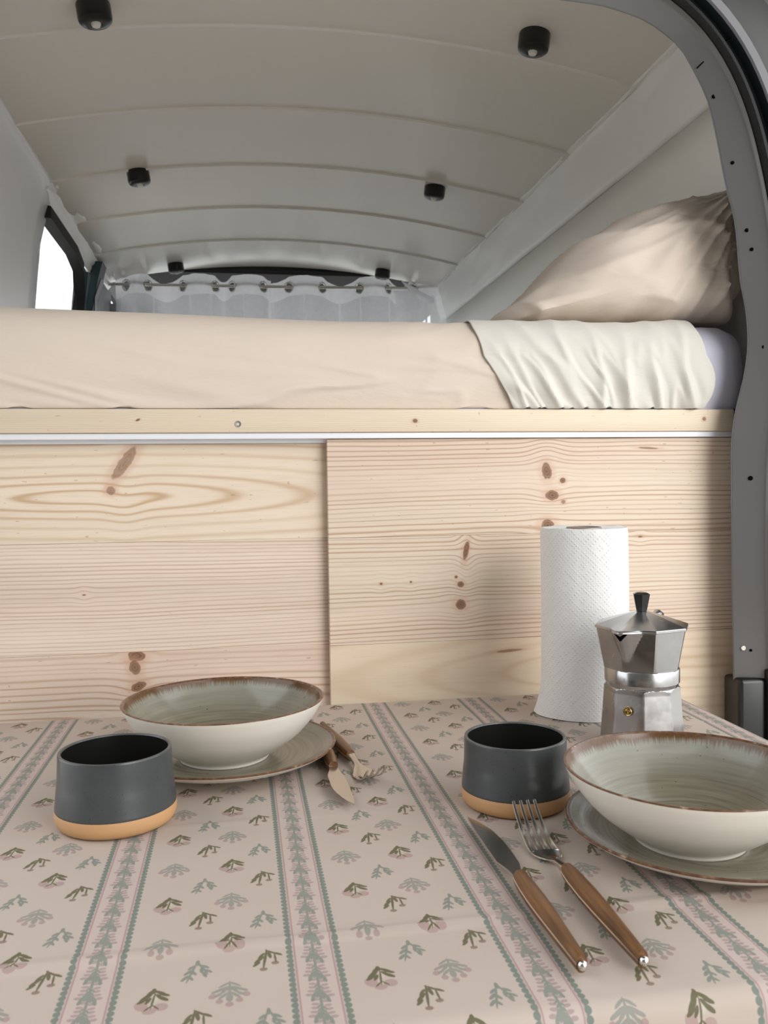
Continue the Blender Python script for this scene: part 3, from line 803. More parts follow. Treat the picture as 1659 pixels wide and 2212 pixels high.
# printed cotton: motifs drawn with node ellipses, in cloth coordinates (metres)
def cloth_material():
    t = NT('floral_striped_cotton')
    uv = t.coord('UV'); s = t.sep(uv); x, y = s[0], s[1]
    def wrap(v, h): return t.math('WRAP', v, h, -h)
    def ell(vec, cx, cy, rx, ry, rot=0.0):
        m = t.mapping(vec, loc=(cx*.001, cy*.001, 0), rot=(0, 0, math.radians(rot)), sc=(rx*.001, ry*.001, 1), typ='TEXTURE')
        return t.math('LESS_THAN', t.vlen(m), 1.0)
    def union(lst):
        r = lst[0]
        for q in lst[1:]: r = t.math('MAXIMUM', r, q)
        return r
    base = lin((204, 187, 172))
    pn = t.noise(uv, 9, 2)
    col = t.mix(pn, lin((176, 162, 150)), lin((182, 169, 158)))
    sx = wrap(t.math('SUBTRACT', x, 0.0405), 0.06525); ax = t.math('ABSOLUTE', sx)
    # stripe ground
    inside = t.math('LESS_THAN', ax, 0.0125)
    col = t.mix(t.math('MULTIPLY', inside, 0.6), col, lin((184, 167, 161)))
    # motifs
    P2 = 0.06525; h = 0.0570
    def lattice(xa, y0, dxc):
        xx = t.math('ADD', wrap(t.math('SUBTRACT', x, xa+dxc/2), P2), dxc/2)      # xa -> 0
        isc = t.math('GREATER_THAN', xx, dxc/2)
        lx = t.math('SUBTRACT', xx, t.math('MULTIPLY', isc, dxc))
        ly = wrap(t.math('SUBTRACT', t.math('SUBTRACT', y, y0), t.math('MULTIPLY', isc, h)), h)
        return lx, ly
    olive = lin((86, 83, 54)); pinkb = lin((160, 134, 129)); grn = lin((130, 131, 124)); gdk = lin((116, 123, 114)); mauve = lin((154, 132, 128))
    def V(p): return t.comb(p[0], p[1], 0.0)
    # f: olive umbel over a pink cluster
    f = V(lattice(-.0535, .7300, .0430))
    blob = union([ell(f, -6, -4, 3.6, 5, 25), ell(f, -1, -9, 4, 3.6), ell(f, 5.2, -6.5, 4, 3.8, -20)])
    col = t.mix(t.math('MULTIPLY', blob, .8), col, pinkb)
    col = t.mix(union([ell(f, 1.6, 4.0, 2.0, 5.0, 0), ell(f, -.4, -5.2, 1.6, 2.2)]), col, lin((184, 174, 160)))
    leaf = union([ell(f, -4, 4, 1.7, 5.2, -40), ell(f, -2, 7.4, 1.6, 4.4, -28), ell(f, -5.6, .8, 1.4, 3.6, -50), ell(f, 3.2, 8.2, 1.3, 4.4, 58), ell(f, 6.2, 5.4, 1.3, 3.6, 62), ell(f, 5.8, 1.6, 1.5, 4.0, 50), ell(f, 3.4, 4.0, 1.2, 3.4, 36), ell(f, 0, 10, 1.4, 2.8, 0), ell(f, -2.4, .6, 1.2, 3.4, -22),
                  ell(f, .2, 0, .65, 8.0, -5), ell(f, -2.0, -6.6, .6, 3.2, -38), ell(f, 2.2, -6.2, .6, 3.2, 40)])
    col = t.mix(t.math('MULTIPLY', leaf, .92), col, olive)
    # g: grey-green fan with small petals
    g = V(lattice(-.0535, .7300-h, .0430))
    def pair(v, x_, y_, rx, ry, rot): return [ell(v, -x_, y_, rx, ry, -rot), ell(v, x_, y_, rx, ry, rot)]
    fan = union([ell(g, 0, 2, .9, 11), ell(g, 0, -4.5, 2.0, 4.0)]+pair(g, 3.0, 9.0, 1.0, 4.4, 52)+pair(g, 5.2, 4.2, 1.3, 5.4, 58)+pair(g, 2.8, 3.0, 1.2, 4.2, 40)+pair(g, 3.4, -2.0, 1.2, 4.2, 42)+pair(g, 8.0, 2.6, 1.2, 2.8, 60)+pair(g, 6.2, -.8, 1.2, 2.8, 50))
    pet = union(pair(g, 9.6, -2.0, 2.2, 2.6, 20)+pair(g, 5.6, -7.4, 2.1, 2.4, 0)+[ell(g, 0, -11, 2.4, 2.4)])
    col = t.mix(t.math('MULTIPLY', pet, .85), col, mauve); col = t.mix(t.math('MULTIPLY', fan, .85), col, grn)
    # sp: olive forked sprig with two drooping buds
    q = V(lattice(-.0300, .7050, .0410))
    tw = union([ell(q, -.4, 1.5, .9, 10.8, -7), ell(q, 3.8, 8.4, .9, 5.2, 50), ell(q, 5.8, 1.6, .7, 5.0, 4), ell(q, -4, 0.6, 1.3, 4.8, -38), ell(q, -5.6, -4, 1.2, 3.4, -40), ell(q, -2.6, 5, 1.1, 3.8, -30), ell(q, 2.4, 5.4, 1.2, 4.0, 10), ell(q, 7.6, 6, 1.1, 3.4, 55)])
    bud = union([ell(q, -1.6, -10.2, 2.4, 1.9), ell(q, 5.6, -4.0, 2.4, 1.9)])
    col = t.mix(t.math('MULTIPLY', bud, .85), col, lin((122, 102, 88))); col = t.mix(t.math('MULTIPLY', tw, .9), col, olive)
    # s: grey-green leaf sprig like an inverted V
    q = V(lattice(-.0300, .7050-.0630, .0410))
    sp = union([ell(q, -3, 0, .8, 12, -14), ell(q, 3, 4, .8, 9, 24), ell(q, -3.6, 5, 1.2, 3, -42), ell(q, -5.2, 0, 1.3, 3.6, -42), ell(q, -6.8, -6, 1.3, 3.6, -36), ell(q, -1.8, -1, 1.1, 3, 30), ell(q, -3.4, -6.4, 1.1, 3, 30), ell(q, 4.6, 5, 1.2, 3.2, 50), ell(q, 6.4, 0, 1.2, 3.4, 50), ell(q, 2.6, 1, 1.1, 3, 5), ell(q, 4.6, -3.8, 1.2, 3.2, 20), ell(q, 0, 9.8, 1.3, 3.2)])
    col = t.mix(t.math('MULTIPLY', sp, .88), col, gdk)
    # stripe borders: scallops, band, pinline
    sc_y = wrap(y, .0026)
    sc = t.math('LESS_THAN', t.vlen(t.mapping(t.comb(ax, sc_y, 0.0), loc=(.0148, 0, 0), sc=(.0021, .0025, 1), typ='TEXTURE')), 1.0)
    band = t.math('LESS_THAN', t.math('ABSOLUTE', t.math('SUBTRACT', ax, .0141)), .00075)
    pin = t.math('LESS_THAN', t.math('ABSOLUTE', t.math('SUBTRACT', ax, .0116)), .00055)
    col = t.mix(t.math('MULTIPLY', t.math('LESS_THAN', t.math('ABSOLUTE', t.math('SUBTRACT', ax, .0129)), .00035), .8), col, lin((164, 148, 142)))
    col = t.mix(t.math('MULTIPLY', t.math('MAXIMUM', sc, band), .92), col, lin((106, 117, 108)))
    col = t.mix(t.math('MULTIPLY', pin, .9), col, lin((158, 128, 127)))
    # vine in the middle of each stripe
    sg = t.math('SIGN', sx)
    vy = wrap(t.math('ADD', y, t.math('MULTIPLY', sg, .0011)), .0103)
    vv = t.comb(ax, vy, 0.0)
    vl = union([ell(vv, 3.8, 4.2, 2.3, 1.3, 12), ell(vv, 4.4, .4, 2.5, 1.3, 8), ell(vv, 6.0, -3.2, 2.3, 1.4, 0), ell(vv, 2.8, -8.4, 2.4, 1.4, 0), ell(vv, 3.4, 7.8, 2.3, 1.3, 10)])
    vg = union([t.math('LESS_THAN', ax, .0009), ell(vv, 1.8, -1.4, 1.3, 3.0, 40), ell(vv, 3.2, -4.4, 1.4, 3.0, 35), ell(vv, 4.3, -7.6, 1.2, 2.6, 15), ell(vv, 1.2, -4.4, 1.0, 2.6, 20), ell(vv, 1.2, 2.4, .9, 2.2, 35), ell(vv, 1.4, 5.6, .8, 2.0, 40)])
    col = t.mix(t.math('MULTIPLY', vl, .85), col, lin((152, 134, 129))); col = t.mix(t.math('MULTIPLY', vg, .9), col, lin((122, 128, 119)))
    wv = t.noise(uv, 1500, 1); big = t.noise(t.mapping(uv, sc=(5, 12, 1)), 1.0, 3, .5, .4)
    t.bump(t.math('ADD', t.math('MULTIPLY', wv, .03), big), 0.22, .006)
    return t.fin(col, 0.62, 0.0, 0.3, None)
M['cloth'] = cloth_material()
def cloth_mesh():
    dx, dyf, dyn = .16, .013, .22
    xs = np.unique(np.r_[np.arange(TX0-dx, TX0, .010), np.arange(TX0, TX1, .0060), np.arange(TX1, TX1+dx, .010)])
    ysn = np.unique(np.r_[np.arange(TY0-dyn, TY0-.03, .010), np.arange(TY0-.03, TY0+.03, .003), np.arange(TY0+.03, TY1-.02, .0050), np.arange(TY1-.02, TY1+dyf, .002)])
    r = 0.010; v = []; uv = []
    def over(d):
        # arc length past the edge -> (outward, drop)
        if d <= 0: return 0.0, 0.0
        a = min(d/r, PI/2); o, dn = r*math.sin(a), r*(1-math.cos(a)); e = d-r*PI/2
        if e > 0: o += e*0.06; dn += e*0.998
        return o, dn
    ridges_y = [(.5545, .0032, .0034), (.7610, .0012, .0026), (.9700, .0008, .0030)]
    for y in ysn:
        for x in xs:
            ol_, dl = over(TX0+.004-x-(-.0)) if x < TX0+.004 else (0, 0)
            orr, dr = over(x-(TX1-.004)) if x > TX1-.004 else (0, 0)
            on, dn = over(TY0+.004-y) if y < TY0+.004 else (0, 0)
            of, df = over(y-(TY1-.004)) if y > TY1-.004 else (0, 0)
            X = min(max(x, TX0+.004), TX1-.004)-ol_+orr; Y = min(max(y, TY0+.004), TY1-.004)-on+of
            drop = max(dl, dr, dn, df)
            if drop == 0:
                z = TZ+.0004
                for (yc, a, s_) in ridges_y:
                    yy = yc+.003*math.sin(x*6)
                    z += a*math.exp(-((y-yy)/s_)**2)*(1-.75*math.exp(-((x-.212)/.035)**2)-.9*math.exp(-((x+.11)/.05)**2)*(yc > .7)-.9*math.exp(-((x-.243)/.05)**2)*(yc > .7))*(1-.95*math.exp(-((x+.017)/.14)**2)*(yc > .9))
                z += min(.0012, max(0, .0005+.0008*fbm(x*5, y*6, 1.0)))
            else:
                z = TZ+.0007-drop
                wv = .010*min(1, drop/.08)*math.sin((x if dn > max(dl, dr) else y)*26+2*fbm(x*3, y*3))
                if dn >= max(dl, dr): Y -= max(0, wv)
                elif dr > dl: X += max(0, wv)
                elif dl > 0: X -= max(0, wv)
            v.append((X, Y, z)); uv.append((x, y))
    o = mesh('tablecloth', v, grid_faces(len(xs), len(ysn)), M['cloth'], None, 75, uvs=uv)
    return tag(o, 'beige tablecloth with floral sprigs and green striped borders over the table', 'tablecloth')
cloth_mesh()
TT = TZ+.0018      # things stand here

# ------------------------------------------------------------------ stoneware
def glaze(name, rr, streak=0.018, ring=420):
    t = NT(name); p = t.coord(); s = t.sep(p)
    r = t.vlen(t.comb(s[0], s[1], 0.0)); ang = t.math('ARCTAN2', s[1], s[0])
    ca = t.math('MULTIPLY', t.math('COSINE', ang), 1.0); sa = t.math('SINE', ang)
    n1 = t.noise(t.comb(ca, sa, 0.0), 62, 3, .7); n2 = t.noise(t.comb(ca, sa, 3.0), 6, 1)
    edge = t.math('SUBTRACT', rr, r)
    lim = t.math('MULTIPLY', t.math('ADD', t.maprange(n1, .3, .7, .25, 1.0), t.math('MULTIPLY', n2, .4)), streak)
    k = t.maprange(t.math('DIVIDE', edge, lim), .45, 1.0, 1.0, 0.0)
    rings = t.noise(t.comb(t.math('MULTIPLY', r, ring), t.math('MULTIPLY', ca, .8), t.math('MULTIPLY', sa, .8)), 1.0, 2, .6)
    col = t.ramp(rings, [(.25, lin((100, 93, 76))), (.5, lin((119, 113, 95))), (.75, lin((133, 127, 109)))])
    fade = t.maprange(edge, .006, .030, .55, 0.0)
    col = t.mix(fade, col, lin((145, 146, 136)))
    col = t.mix(t.math('MULTIPLY', t.math('GREATER_THAN', t.noise(p, 300, 0), .83), .6), col, lin((70, 62, 48)))
    col = t.mix(k, col, t.mix(n1, lin((58, 36, 18)), lin((112, 78, 42))))
    t.bump(rings, .10, .0008)
    return t.fin(col, .20, 0.0, .45, .08)
M['outer'] = plain('cream_stoneware', (222, 217, 206), .32, var=.015, scale=20, bump=.06, bscale=120)
def rimmat():
    t = NT('brown_rim_edge'); p = t.coord(); n = t.noise(p, 160, 3)
    col = t.ramp(n, [(.35, lin((82, 54, 36))), (.62, lin((112, 80, 58))), (.80, lin((176, 152, 130)))])
    return t.fin(col, .25, 0, .5)
M['rim'] = rimmat()
def bowl(x, y, z, R, Hh, label, rot=0.0):
    root = empty('bowl', label, 'bowl', (x, y, z), 'green-glazed stoneware bowls'); root.rotation_euler = (0, 0, rot)
    k = R/.104; q = Hh/.058
    outer = smooth_profile([(.0005, .004*q), (.040*k, .004*q), (.0425*k, .0*q), (.0455*k, .0*q), (.0475*k, .004*q), (.060*k, .0115*q), (.078*k, .0245*q), (.0925*k, .040*q), (.1005*k, .0525*q), (.1033*k, .0583*q)], 5)
    rim = [(.1033*k, .0583*q), (.1032*k, .0589*q), (.1024*k, .0593*q), (.1008*k, .0592*q), (.0995*k, .0580*q)]
    inner_ = smooth_profile([(.0995*k, .0580*q), (.0960*k, .0520*q), (.087*k, .0395*q), (.074*k, .0265*q), (.056*k, .0150*q), (.036*k, .0095*q), (.0005, .0085*q)], 5)
    def wob(r, z_, t_): return r*(1+.004*math.sin(2*t_+1)+.003*math.sin(3*t_))
    lathe('bowl_wall', outer, M['outer'], root, 112, rfun=wob, cap=False)
    lathe('glazed_interior', inner_, glaze('sage_glaze_bowl', .1002*k, .0064), root, 112, rfun=wob, cap=False)
    lathe('rim', rim, M['rim'], root, 112, rfun=wob, cap=False)
    return root
def plate(x, y, z, R, label):
    root = empty('plate', label, 'plate', (x, y, z), 'green-glazed stoneware plates'); k = R/.112
    outer = smooth_profile([(.0005, .003), (.055*k, .003), (.058*k, 0), (.062*k, 0), (.066*k, .003), (.085*k, .0068), (.100*k, .0118), (.1095*k, .0170), (.1118*k, .0188)], 5)
    rim = [(.1118*k, .0188), (.1121*k, .0198), (.1112*k, .0206), (.1098*k, .0203)]
    inner_ = smooth_profile([(.1098*k, .0203), (.103*k, .0168), (.091*k, .0118), (.074*k, .0086), (.058*k, .0076), (.03*k, .0074), (.0005, .0074)], 5)
    lathe('plate_underside', outer, M['outer'], root, 96, cap=False)
    lathe('glazed_top', inner_, glaze('sage_glaze_plate', .1100*k, .0022, 300), root, 96, cap=False)
    lathe('rim', rim, M['rim'], root, 96, cap=False)
    return root
plate(-.017, .930, TT, .114, 'left stoneware plate under the farther bowl')
bowl(-.0195, .925, TT+.0078, .1045, .0600, 'left stoneware bowl farther from the camera, behind the left mug')
plate(.365, .640, TT, .112, 'right stoneware plate with glossy dark reflection under the nearer bowl')
bowl(.345, .634, TT+.0078, .0975, .0570, 'right stoneware bowl nearer the camera, cut by the frame edge', 1.7)

# mugs
def mugglaze():
    t = NT('charcoal_satin_glaze'); p = t.coord()
    n = t.noise(p, 40, 3); sp = t.math('GREATER_THAN', t.noise(p, 750, 0), .80)
    col = t.mix(n, lin((58, 62, 63)), lin((69, 73, 74))); col = t.mix(sp, col, lin((34, 35, 36)))
    return t.fin(col, .33, 0.0, .5, .1)
M['mug'] = mugglaze()
M['mugin'] = plain('black_glaze', (24, 25, 22), .2, var=.1)
M['clay'] = plain('bare_tan_clay', (188, 146, 102), .6, var=.06, scale=60, bump=.2, bscale=160, bdist=.0006)
def mug(x, y, rb, rt, Hm, label):
    root = empty('mug', label, 'mug', (x, y, TT), 'charcoal stoneware mugs')
    zb = .0150
    lathe('clay_base', smooth_profile([(.0005, .0008), (rb*.80, .0006), (rb*.88, .0), (rb*.95, .0022), (rb*.992, .0065), (rb*1.0, .0115), (rb*.992, zb)], 5), M['clay'], root, 72, cap=False)
    wall = smooth_profile([(rb*.986, zb-.0004), (rb*.992, zb+.0012), (rb*.985, zb+.005), (rb*.965, zb+.016), (rb*.945, Hm*.65), (rt*1.005, Hm*.9), (rt, Hm-.0012)], 6)
    rim = [(rt, Hm-.0012), (rt-.0004, Hm-.0003), (rt-.0014, Hm), (rt-.0026, Hm-.0003), (rt-.0032, Hm-.0014)]
    inn = smooth_profile([(rt-.0032, Hm-.0014), (rt-.0036, Hm*.8), (rb*.92-.004, .026), (rb*.82, .014), (rb*.6, .0105), (.0005, .0100)], 6)
    lathe('glazed_wall', wall+rim[1:], M['mug'], root, 72, cap=False)
    lathe('dark_interior', inn, M['mugin'], root, 72, cap=False)
    return root
mug(-.1105, .7865, .0515, .0478, .0630, 'charcoal mug with tan clay base left of the left bowl')
mug(.2430, .7590, .0490, .0458, .0610, 'charcoal mug with tan clay base beside the right bowl')

# ------------------------------------------------------------------ cutlery
def wood_handle():
    t = NT('warm_brown_wood'); p = t.coord()
    n = t.noise(t.mapping(p, sc=(420, 22, 420)), 1.0, 4, .6); b = t.noise(t.mapping(p, sc=(60, 8, 60)), 1.0, 2)
    col = t.ramp(n, [(.25, lin((62, 40, 20))), (.5, lin((102, 68, 36))), (.75, lin((130, 90, 50)))])
    col = t.mix(t.math('MULTIPLY', b, .35), col, lin((108, 68, 34)))
    t.bump(n, .08, .0005)
    return t.fin(col, .38, 0.0, .4, .15)
M['wood'] = wood_handle()
def loft_sections(name, secs, mat, parent, n=16, power=2.0):
    # secs: (y, half width, z centre, half height)
    v = []
    for (y, w, zc, hh) in secs:
        for k in range(n):
            a = 2*PI*k/n; c, s_ = math.cos(a), math.sin(a)
            v.append((w*math.copysign(abs(c)**(2/power), c), y, zc+hh*math.copysign(abs(s_)**(2/power), s_)))
    f = grid_faces(n, len(secs), wrapu=True)
    f += [tuple(range(n-1, -1, -1)), tuple((len(secs)-1)*n+k for k in range(n))]
    return mesh(name, v, f, mat, parent, 40, fixn=True)
def handle(root, L, wmax, zc, hmax, tail=.55):
    ws = [(0, .50), (.04, .56), (.25, .74), (.5, .93), (.68, 1.0), (.85, .94), (.95, .82), (1.0, .70)]
    secs = [(L*u, wmax*w, zc, hmax*(.72+.28*w)) for u, w in ws]
    root = loft_sections('handle', secs, M['wood'], root, 18, 2.6)
    loft_sections('tang', [(y, w+.0004, z-.0002, .0009) for (y, w, z, hh) in secs], M['steel'], root, 12, 3.5)
    v, f = lathe_data(smooth_profile([(.0003, -.0030), (.0021, -.0023), (.0030, 0), (.0021, .0023), (.0003, .0030)], 4), 14)
    mesh('end_cap', [(x, y_*.9-.0012, z+zc-.0002) for x, y_, z in v], f, M['chrome'], root, 60)
def fork(loc, rz, label, tilt=0.0, curl=.022, roll=0.0):
    root = empty('fork', label, 'fork', loc, 'wood-handled forks')
    L = .122; zc = .0068
    handle(root, L, .0066, zc, .0062)
    loft_sections('neck', [(L-.006, .0046, zc, .0040), (L+.002, .0044, zc, .0036), (L+.010, .0034, zc-.0006, .0024), (L+.020, .0032, zc-.0018, .0018), (L+.027, .0050, zc-.0034, .0013), (L+.033, .0086, zc-.0046, .0010), (L+.040, .0112, zc-.0052, .0009), (L+.049, .0120, zc-.0053, .0008)], M['steel'], root, 16, 2.6)
    def ztip(u): return zc-.0053+curl*u**1.9
    for k in range(4):
        xc = -.0096+.0064*k; secs = []
        for j in range(11):
            u = j/10; y = L+.047+.050*u
            secs.append((y, .0023*(1-.45*u), ztip(u), .0008))
        o = loft_sections('tine', [(y, w, z, h) for y, w, z, h in secs], M['steel'], root, 8, 3.0)
        for q in o.data.vertices: q.co.x += xc*(1-.05*((q.co.y-L-.047)/.05))
    root.rotation_euler = (tilt, roll, rz)
    return root
def knife(loc, rz, label, roll=0.0, serr=False, bl=.118):
    root = empty('knife', label, 'knife', loc, 'wood-handled knives'); L = .116; zc = .0070
    handle(root, L, .0066, zc, .0062)
    # blade outline (x,y): spine on the left, belly on the right
    spine = [(-.0046, L-.006), (-.0042, L+.006), (-.0060, L+.016), (-.0086, L+.026), (-.0088, L+.05), (-.0086, L+bl*.75), (-.0078, L+bl*.93), (-.0066, L+bl)]
    belly = [(-.0060, L+bl), (.0010, L+bl*.90), (.0066, L+bl*.76), (.0092, L+bl*.58), (.0096, L+bl*.38), (.0088, L+.026), (.0058, L+.014), (.0044, L+.004), (.0046, L-.006)]
    if serr:
        b2 = []
        bb = smooth_profile(belly[:6], 8)
        for i, (x, y) in enumerate(bb): b2.append((x-(0.0007 if i % 2 else 0), y))
        belly = b2+belly[6:]
    nrow = 24; v = []
    sp = np.array(spine); be = np.array(belly)[::-1]
    yy = np.linspace(L-.006, L+bl, nrow)
    sx_ = np.interp(yy, sp[:, 1], sp[:, 0]); bx = np.interp(yy, be[:, 1], be[:, 0])
    cols = 7
    for side in (1, -1):
        for i in range(nrow):
            for j in range(cols):
                u = j/(cols-1); x = sx_[i]+(bx[i]-sx_[i])*u
                th = .0009*(1-.85*u)+.00004
                v.append((x, yy[i], zc-.0012*min(1, max(0, (yy[i]-L)/.03))+side*th))
    n0 = nrow*cols
    f = [tuple(q) for q in grid_faces(cols, nrow)]+[tuple(n0+i for i in q[::-1]) for q in grid_faces(cols, nrow)]
    rimv = [i for i in range(cols)]+[r*cols+cols-1 for r in range(1, nrow)]+[(nrow-1)*cols+i for i in range(cols-2, -1, -1)]+[r*cols for r in range(nrow-2, 0, -1)]
    for a, b in zip(rimv, rimv[1:]+rimv[:1]): f.append((a, n0+a, n0+b, b))
    mesh('blade', v, f, M['steel'], root, 35, fixn=True)
    root.rotation_euler = (0, roll, rz)
    return root
knife((.1925, .480, TT), 0.0, 'near knife with wooden handle and plain blade left of the near fork', roll=.10)
fork((.2305, .478, TT), 0.0, 'near fork with brown wooden handle, tines reaching towards the right mug')
fork((.0930, 1.022, TT), PI+.15, 'far fork with handle under the left plate, tines pointing at camera', roll=.12)
knife((.0845, .985, TT), PI+.02, 'far serrated knife sticking out from under the left plate', roll=-.22, serr=True, bl=.10)

# ------------------------------------------------------------------ paper roll
def paper():
    t = NT('embossed_kitchen_paper'); uv = t.coord('UV'); s = t.sep(uv)
    a = t.math('ADD', s[0], s[1]); b = t.math('SUBTRACT', s[0], s[1])
    def dist(v, p): return t.math('ABSOLUTE', t.math('WRAP', v, p, -p))
    da = t.math('MULTIPLY', dist(a, .0028), 1/.0028); db = t.math('MULTIPLY', dist(b, .0028), 1/.0028)
    dots = t.maprange(t.math('SQRT', t.math('ADD', t.math('MULTIPLY', da, da), t.math('MULTIPLY', db, db))), .25, .75, 1.0, 0.0, True)
    ga = t.math('MULTIPLY', dist(a, .021), 1/.021); gb = t.math('MULTIPLY', dist(b, .021), 1/.021)
    dm = t.math('MAXIMUM', ga, gb)
    zone = t.maprange(t.math('ABSOLUTE', t.math('SUBTRACT', dm, .72)), .10, .26, 1.0, 0.0, True)
    core = t.maprange(dm, .18, .34, 1.0, 0.0, True)
    hgt = t.math('ADD', t.math('MULTIPLY', dots, t.math('MULTIPLY', t.math('MAXIMUM', zone, core), .7)), t.math('MULTIPLY', t.noise(t.comb(s[0], s[1], 0.0), 130, 2), .5))
    big = t.noise(t.comb(s[0], s[1], 0.0), 18, 2)
    t.bump(t.math('ADD', hgt, t.math('MULTIPLY', big, 1.2)), .5, .0016)
    return t.fin(lin((228, 228, 226)), .9, 0.0, .15)
M['paper'] = paper()
def paper_roll():
    root = empty('paper_roll', 'white embossed kitchen paper roll standing behind the coffee pot', 'paper roll', (.4265, 1.0440, TT))
    r, H = .0538, .2325; nz, nt_ = 40, 120; v = []; uv = []
    for j in range(nz):
        u = j/(nz-1); z = H*u
        for k in range(nt_):
            a = 2*PI*k/nt_+PI/2
            rr = r*(1+.004*math.sin(3*a+z*20))+.0006*fbm(math.cos(a)*3, math.sin(a)*3, z*10)
            # loose sheet flaring at the foot on the left side
            da = (a-(-PI-.15)+PI) % (2*PI)-PI
            rr += .010*max(0, 1-u*5)**2*math.exp(-(da/.7)**2)
            if u > .985: rr -= .0012
            v.append((rr*math.cos(a), rr*math.sin(a), z)); uv.append((2*PI*r*k/nt_, z))
    f = grid_faces(nt_, nz, wrapu=True)
    n0 = len(v); rings = [(.050, H+.0004), (.036, H-.0006), (.0225, H-.0012), (.0215, H-.003), (.0215, .01)]
    for (rr, z) in rings:
        for k in range(nt_):
            a = 2*PI*k/nt_+PI/2; w = .0007*math.sin(a*7+rr*900)
            v.append((rr*math.cos(a), rr*math.sin(a), z+w*(rr > .03))); uv.append((rr*math.cos(a)*.1, rr*math.sin(a)*.1))
    prev = (nz-1)*nt_
    for q in range(len(rings)):
        b0 = n0+q*nt_
        for k in range(nt_):
            f.append((prev+k, prev+(k+1) % nt_, b0+(k+1) % nt_, b0+k))
        prev = b0
    f.append(tuple(range(nt_-1, -1, -1)))
    mesh('paper_sheets', v, f, M['paper'], root, 55, uvs=uv)
    lathe('cardboard_core', [(.0214, .012), (.0214, H+.0006), (.0196, H+.0006), (.0196, .012)], M['cardboard'], root, 48, cap=False)
paper_roll()

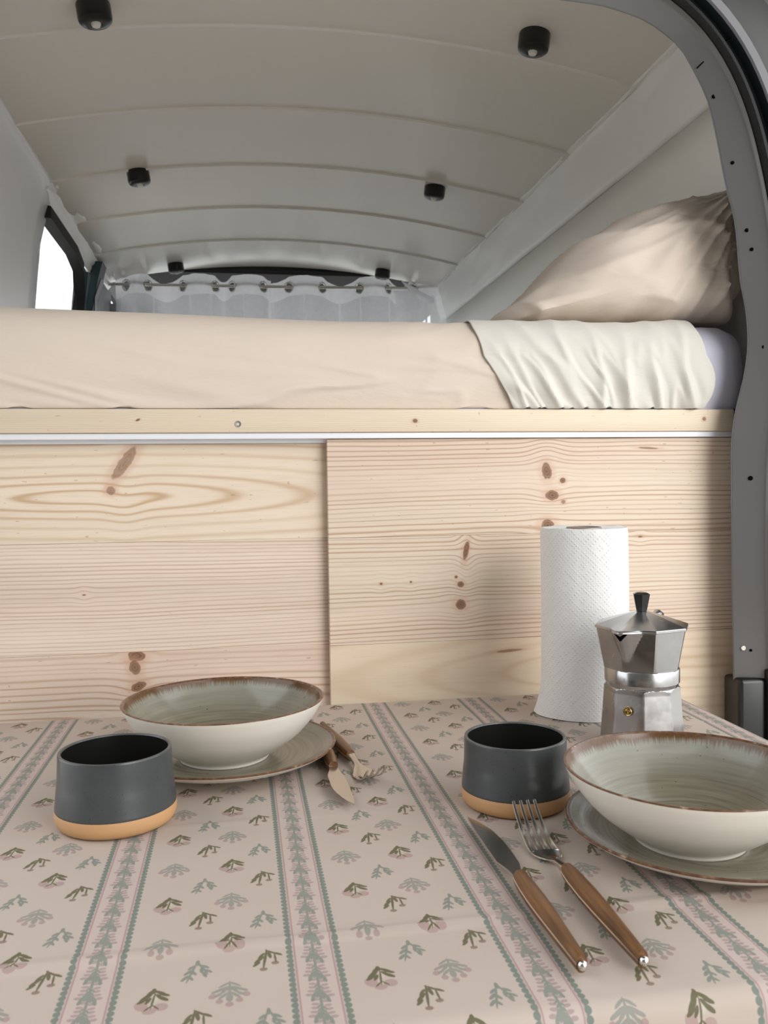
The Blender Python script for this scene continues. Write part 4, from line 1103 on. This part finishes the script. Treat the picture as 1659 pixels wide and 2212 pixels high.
# ------------------------------------------------------------------ moka pot
def alu(name, rough):
    t = NT(name); p = t.coord()
    n = t.noise(p, 55, 4, .6); m_ = t.noise(t.mapping(p, sc=(90, 90, 600)), 1.0, 2)
    col = t.mix(n, lin((160, 160, 163)), lin((192, 191, 190)))
    r = t.maprange(n, .3, .7, rough-.05, rough+.09)
    t.bump(t.math('ADD', n, t.math('MULTIPLY', m_, .15)), .05, .001)
    return t.fin(col, r, 1.0, .5)
M['alu'] = alu('polished_aluminium', .20)
def moka():
    root = empty('moka_pot', 'faceted aluminium moka pot with black knob in front of the paper roll', 'coffee pot', (.4362, .905, TT))
    toC = math.atan2(-.905, -.4362)                  # direction to the camera
    n = 160
    def octr(R, t_, rot):
        w = PI/4; a = (t_-rot+w/2) % w-w/2
        return R*math.cos(w/2)/math.cos(a) if False else R*math.cos(PI/8)/math.cos(((t_-rot) % w)-w/2)
    rb = toC+.03
    # boiler: octagonal prism cut by a cone towards the round neck
    def rbase(r, z, t_):
        R = .0455-(.0045)*min(1, z/.060); o = octr(R, t_, rb)
        cone = .0372+max(0, (.0665-z))*1.15
        return min(o, cone)
    prof = [(1, z) for z in [0, .002]+list(np.linspace(.004, .052, 8))+list(np.linspace(.0535, .0665, 22))]
    v, f = lathe_data(prof, n, rbase)
    mesh('boiler', v, f, M['alu'], root, 16)
    lathe('collar', [(.036, .0645), (.0378, .0650), (.0385, .0662), (.0392, .0685), (.0402, .0700), (.0404, .0835), (.0398, .0850), (.0380, .0858)], M['alu'], root, 96, 25)
    rt_ = toC+.30; ts = toC-.36
    def rtop(r, z, t_):
        u = min(1, max(0, (z-.0845)/.0455)); R = .0415+.0090*u
        o = octr(R, t_, rt_)
        cone = .0400+max(0, z-.0845)*1.6
        da = abs((t_-ts+PI) % (2*PI)-PI)
        uu = max(0, (u-.25)/.75); hw = .05+.36*uu
        sp = .0160*uu**1.2*max(0, 1-da/hw)
        return min(o, cone)+sp
    prof = [(1, z) for z in list(np.linspace(.0845, .0900, 8))+list(np.linspace(.0915, .1300, 22))]
    v, f = lathe_data(prof, n, rtop, cap=False)
    o = mesh('top_chamber', v, f, M['alu'], root, 16)
    md = o.modifiers.new('thickness', 'SOLIDIFY'); md.thickness = .0016; md.offset = -1
    # lid
    def rlid(r, z, t_):
        u = r
        o_ = octr(.0520*u, t_, rt_); da = abs((t_-ts+PI) % (2*PI)-PI)
        return o_+.0120*max(0, 1-da/.36)*max(0, (u-.7)/.3)
    prof = [(.98, .1286), (1.0, .1292), (1.0, .1312), (.985, .1320), (.85, .1344), (.7, .1370), (.5, .1405), (.3, .1438), (.14, .1462), (.10, .1466)]
    v, f = lathe_data(prof, n, rlid); lid = mesh('lid', v, f, M['alu'], root, 12)
    # black opening under the spout tip
    dv = Vector((math.cos(ts), math.sin(ts), 0)); sv = Vector((-math.sin(ts), math.cos(ts), 0)); c = dv*.0610
    pts = [c+sv*(-.0066)+Vector((0, 0, .1288)), c+sv*.0066+Vector((0, 0, .1288)), c+dv*.0012+Vector((0, 0, .1215))]
    pv = [tuple(q) for q in pts]+[tuple(q-dv*.012) for q in pts]
    mesh('spout_opening', pv, [(0, 2, 1), (3, 4, 5), (0, 1, 4, 3), (1, 2, 5, 4), (2, 0, 3, 5)], M['blackhole'], root, None, fixn=True)
    # knob (hexagonal, flaring upward)
    def rk(r, z, t_): return r*math.cos(PI/6)/math.cos(((t_-toC-.1) % (PI/3))-PI/6)
    v, f = lathe_data([(.0052, .1455), (.0064, .1475), (.0072, .1510), (.0098, .1640), (.0100, .1650), (.0060, .1668), (.0002, .1676)], 72, rk)
    mesh('knob', v, f, M['black'], lid, 14)
    # valve
    tv = rb-PI/8-0.0; d = Vector((math.cos(tv), math.sin(tv), 0)); R = Matrix((Vector((-d.y, d.x, 0)), Vector((0, 0, 1)), d)).transposed()
    v, f = lathe_data([(.0049, -.003), (.0049, .0010), (.0043, .0016), (.0033, .0012), (.0028, .0024), (.0018, .0026), (.0014, .0012), (.0002, .0010)], 24)
    cpos = d*.0408+Vector((0, 0, .0430))
    mesh('valve', [tuple(R @ Vector(q)+cpos) for q in v], f, M['brass'], root, 30, fixn=True)
    # hinge and handle on the far side
    th = ts+PI; d = Vector((math.cos(th), math.sin(th), 0))
    tube('hinge', [tuple(d*.040+Vector((0, 0, .1345))), tuple(d*.050+Vector((0, 0, .1365))), tuple(d*.057+Vector((0, 0, .1345))), tuple(d*.060+Vector((0, 0, .128)))], [.0050, .0055, .0050, .003], M['alu'], root, 12)
    tube('handle', [tuple(d*.048+Vector((0, 0, .116))), tuple(d*.066+Vector((0, 0, .117))), tuple(d*.078+Vector((0, 0, .108))), tuple(d*.078+Vector((0, 0, .085))), tuple(d*.074+Vector((0, 0, .056)))], [.006, .007, .008, .007, .006], M['black'], root, 12)
moka()
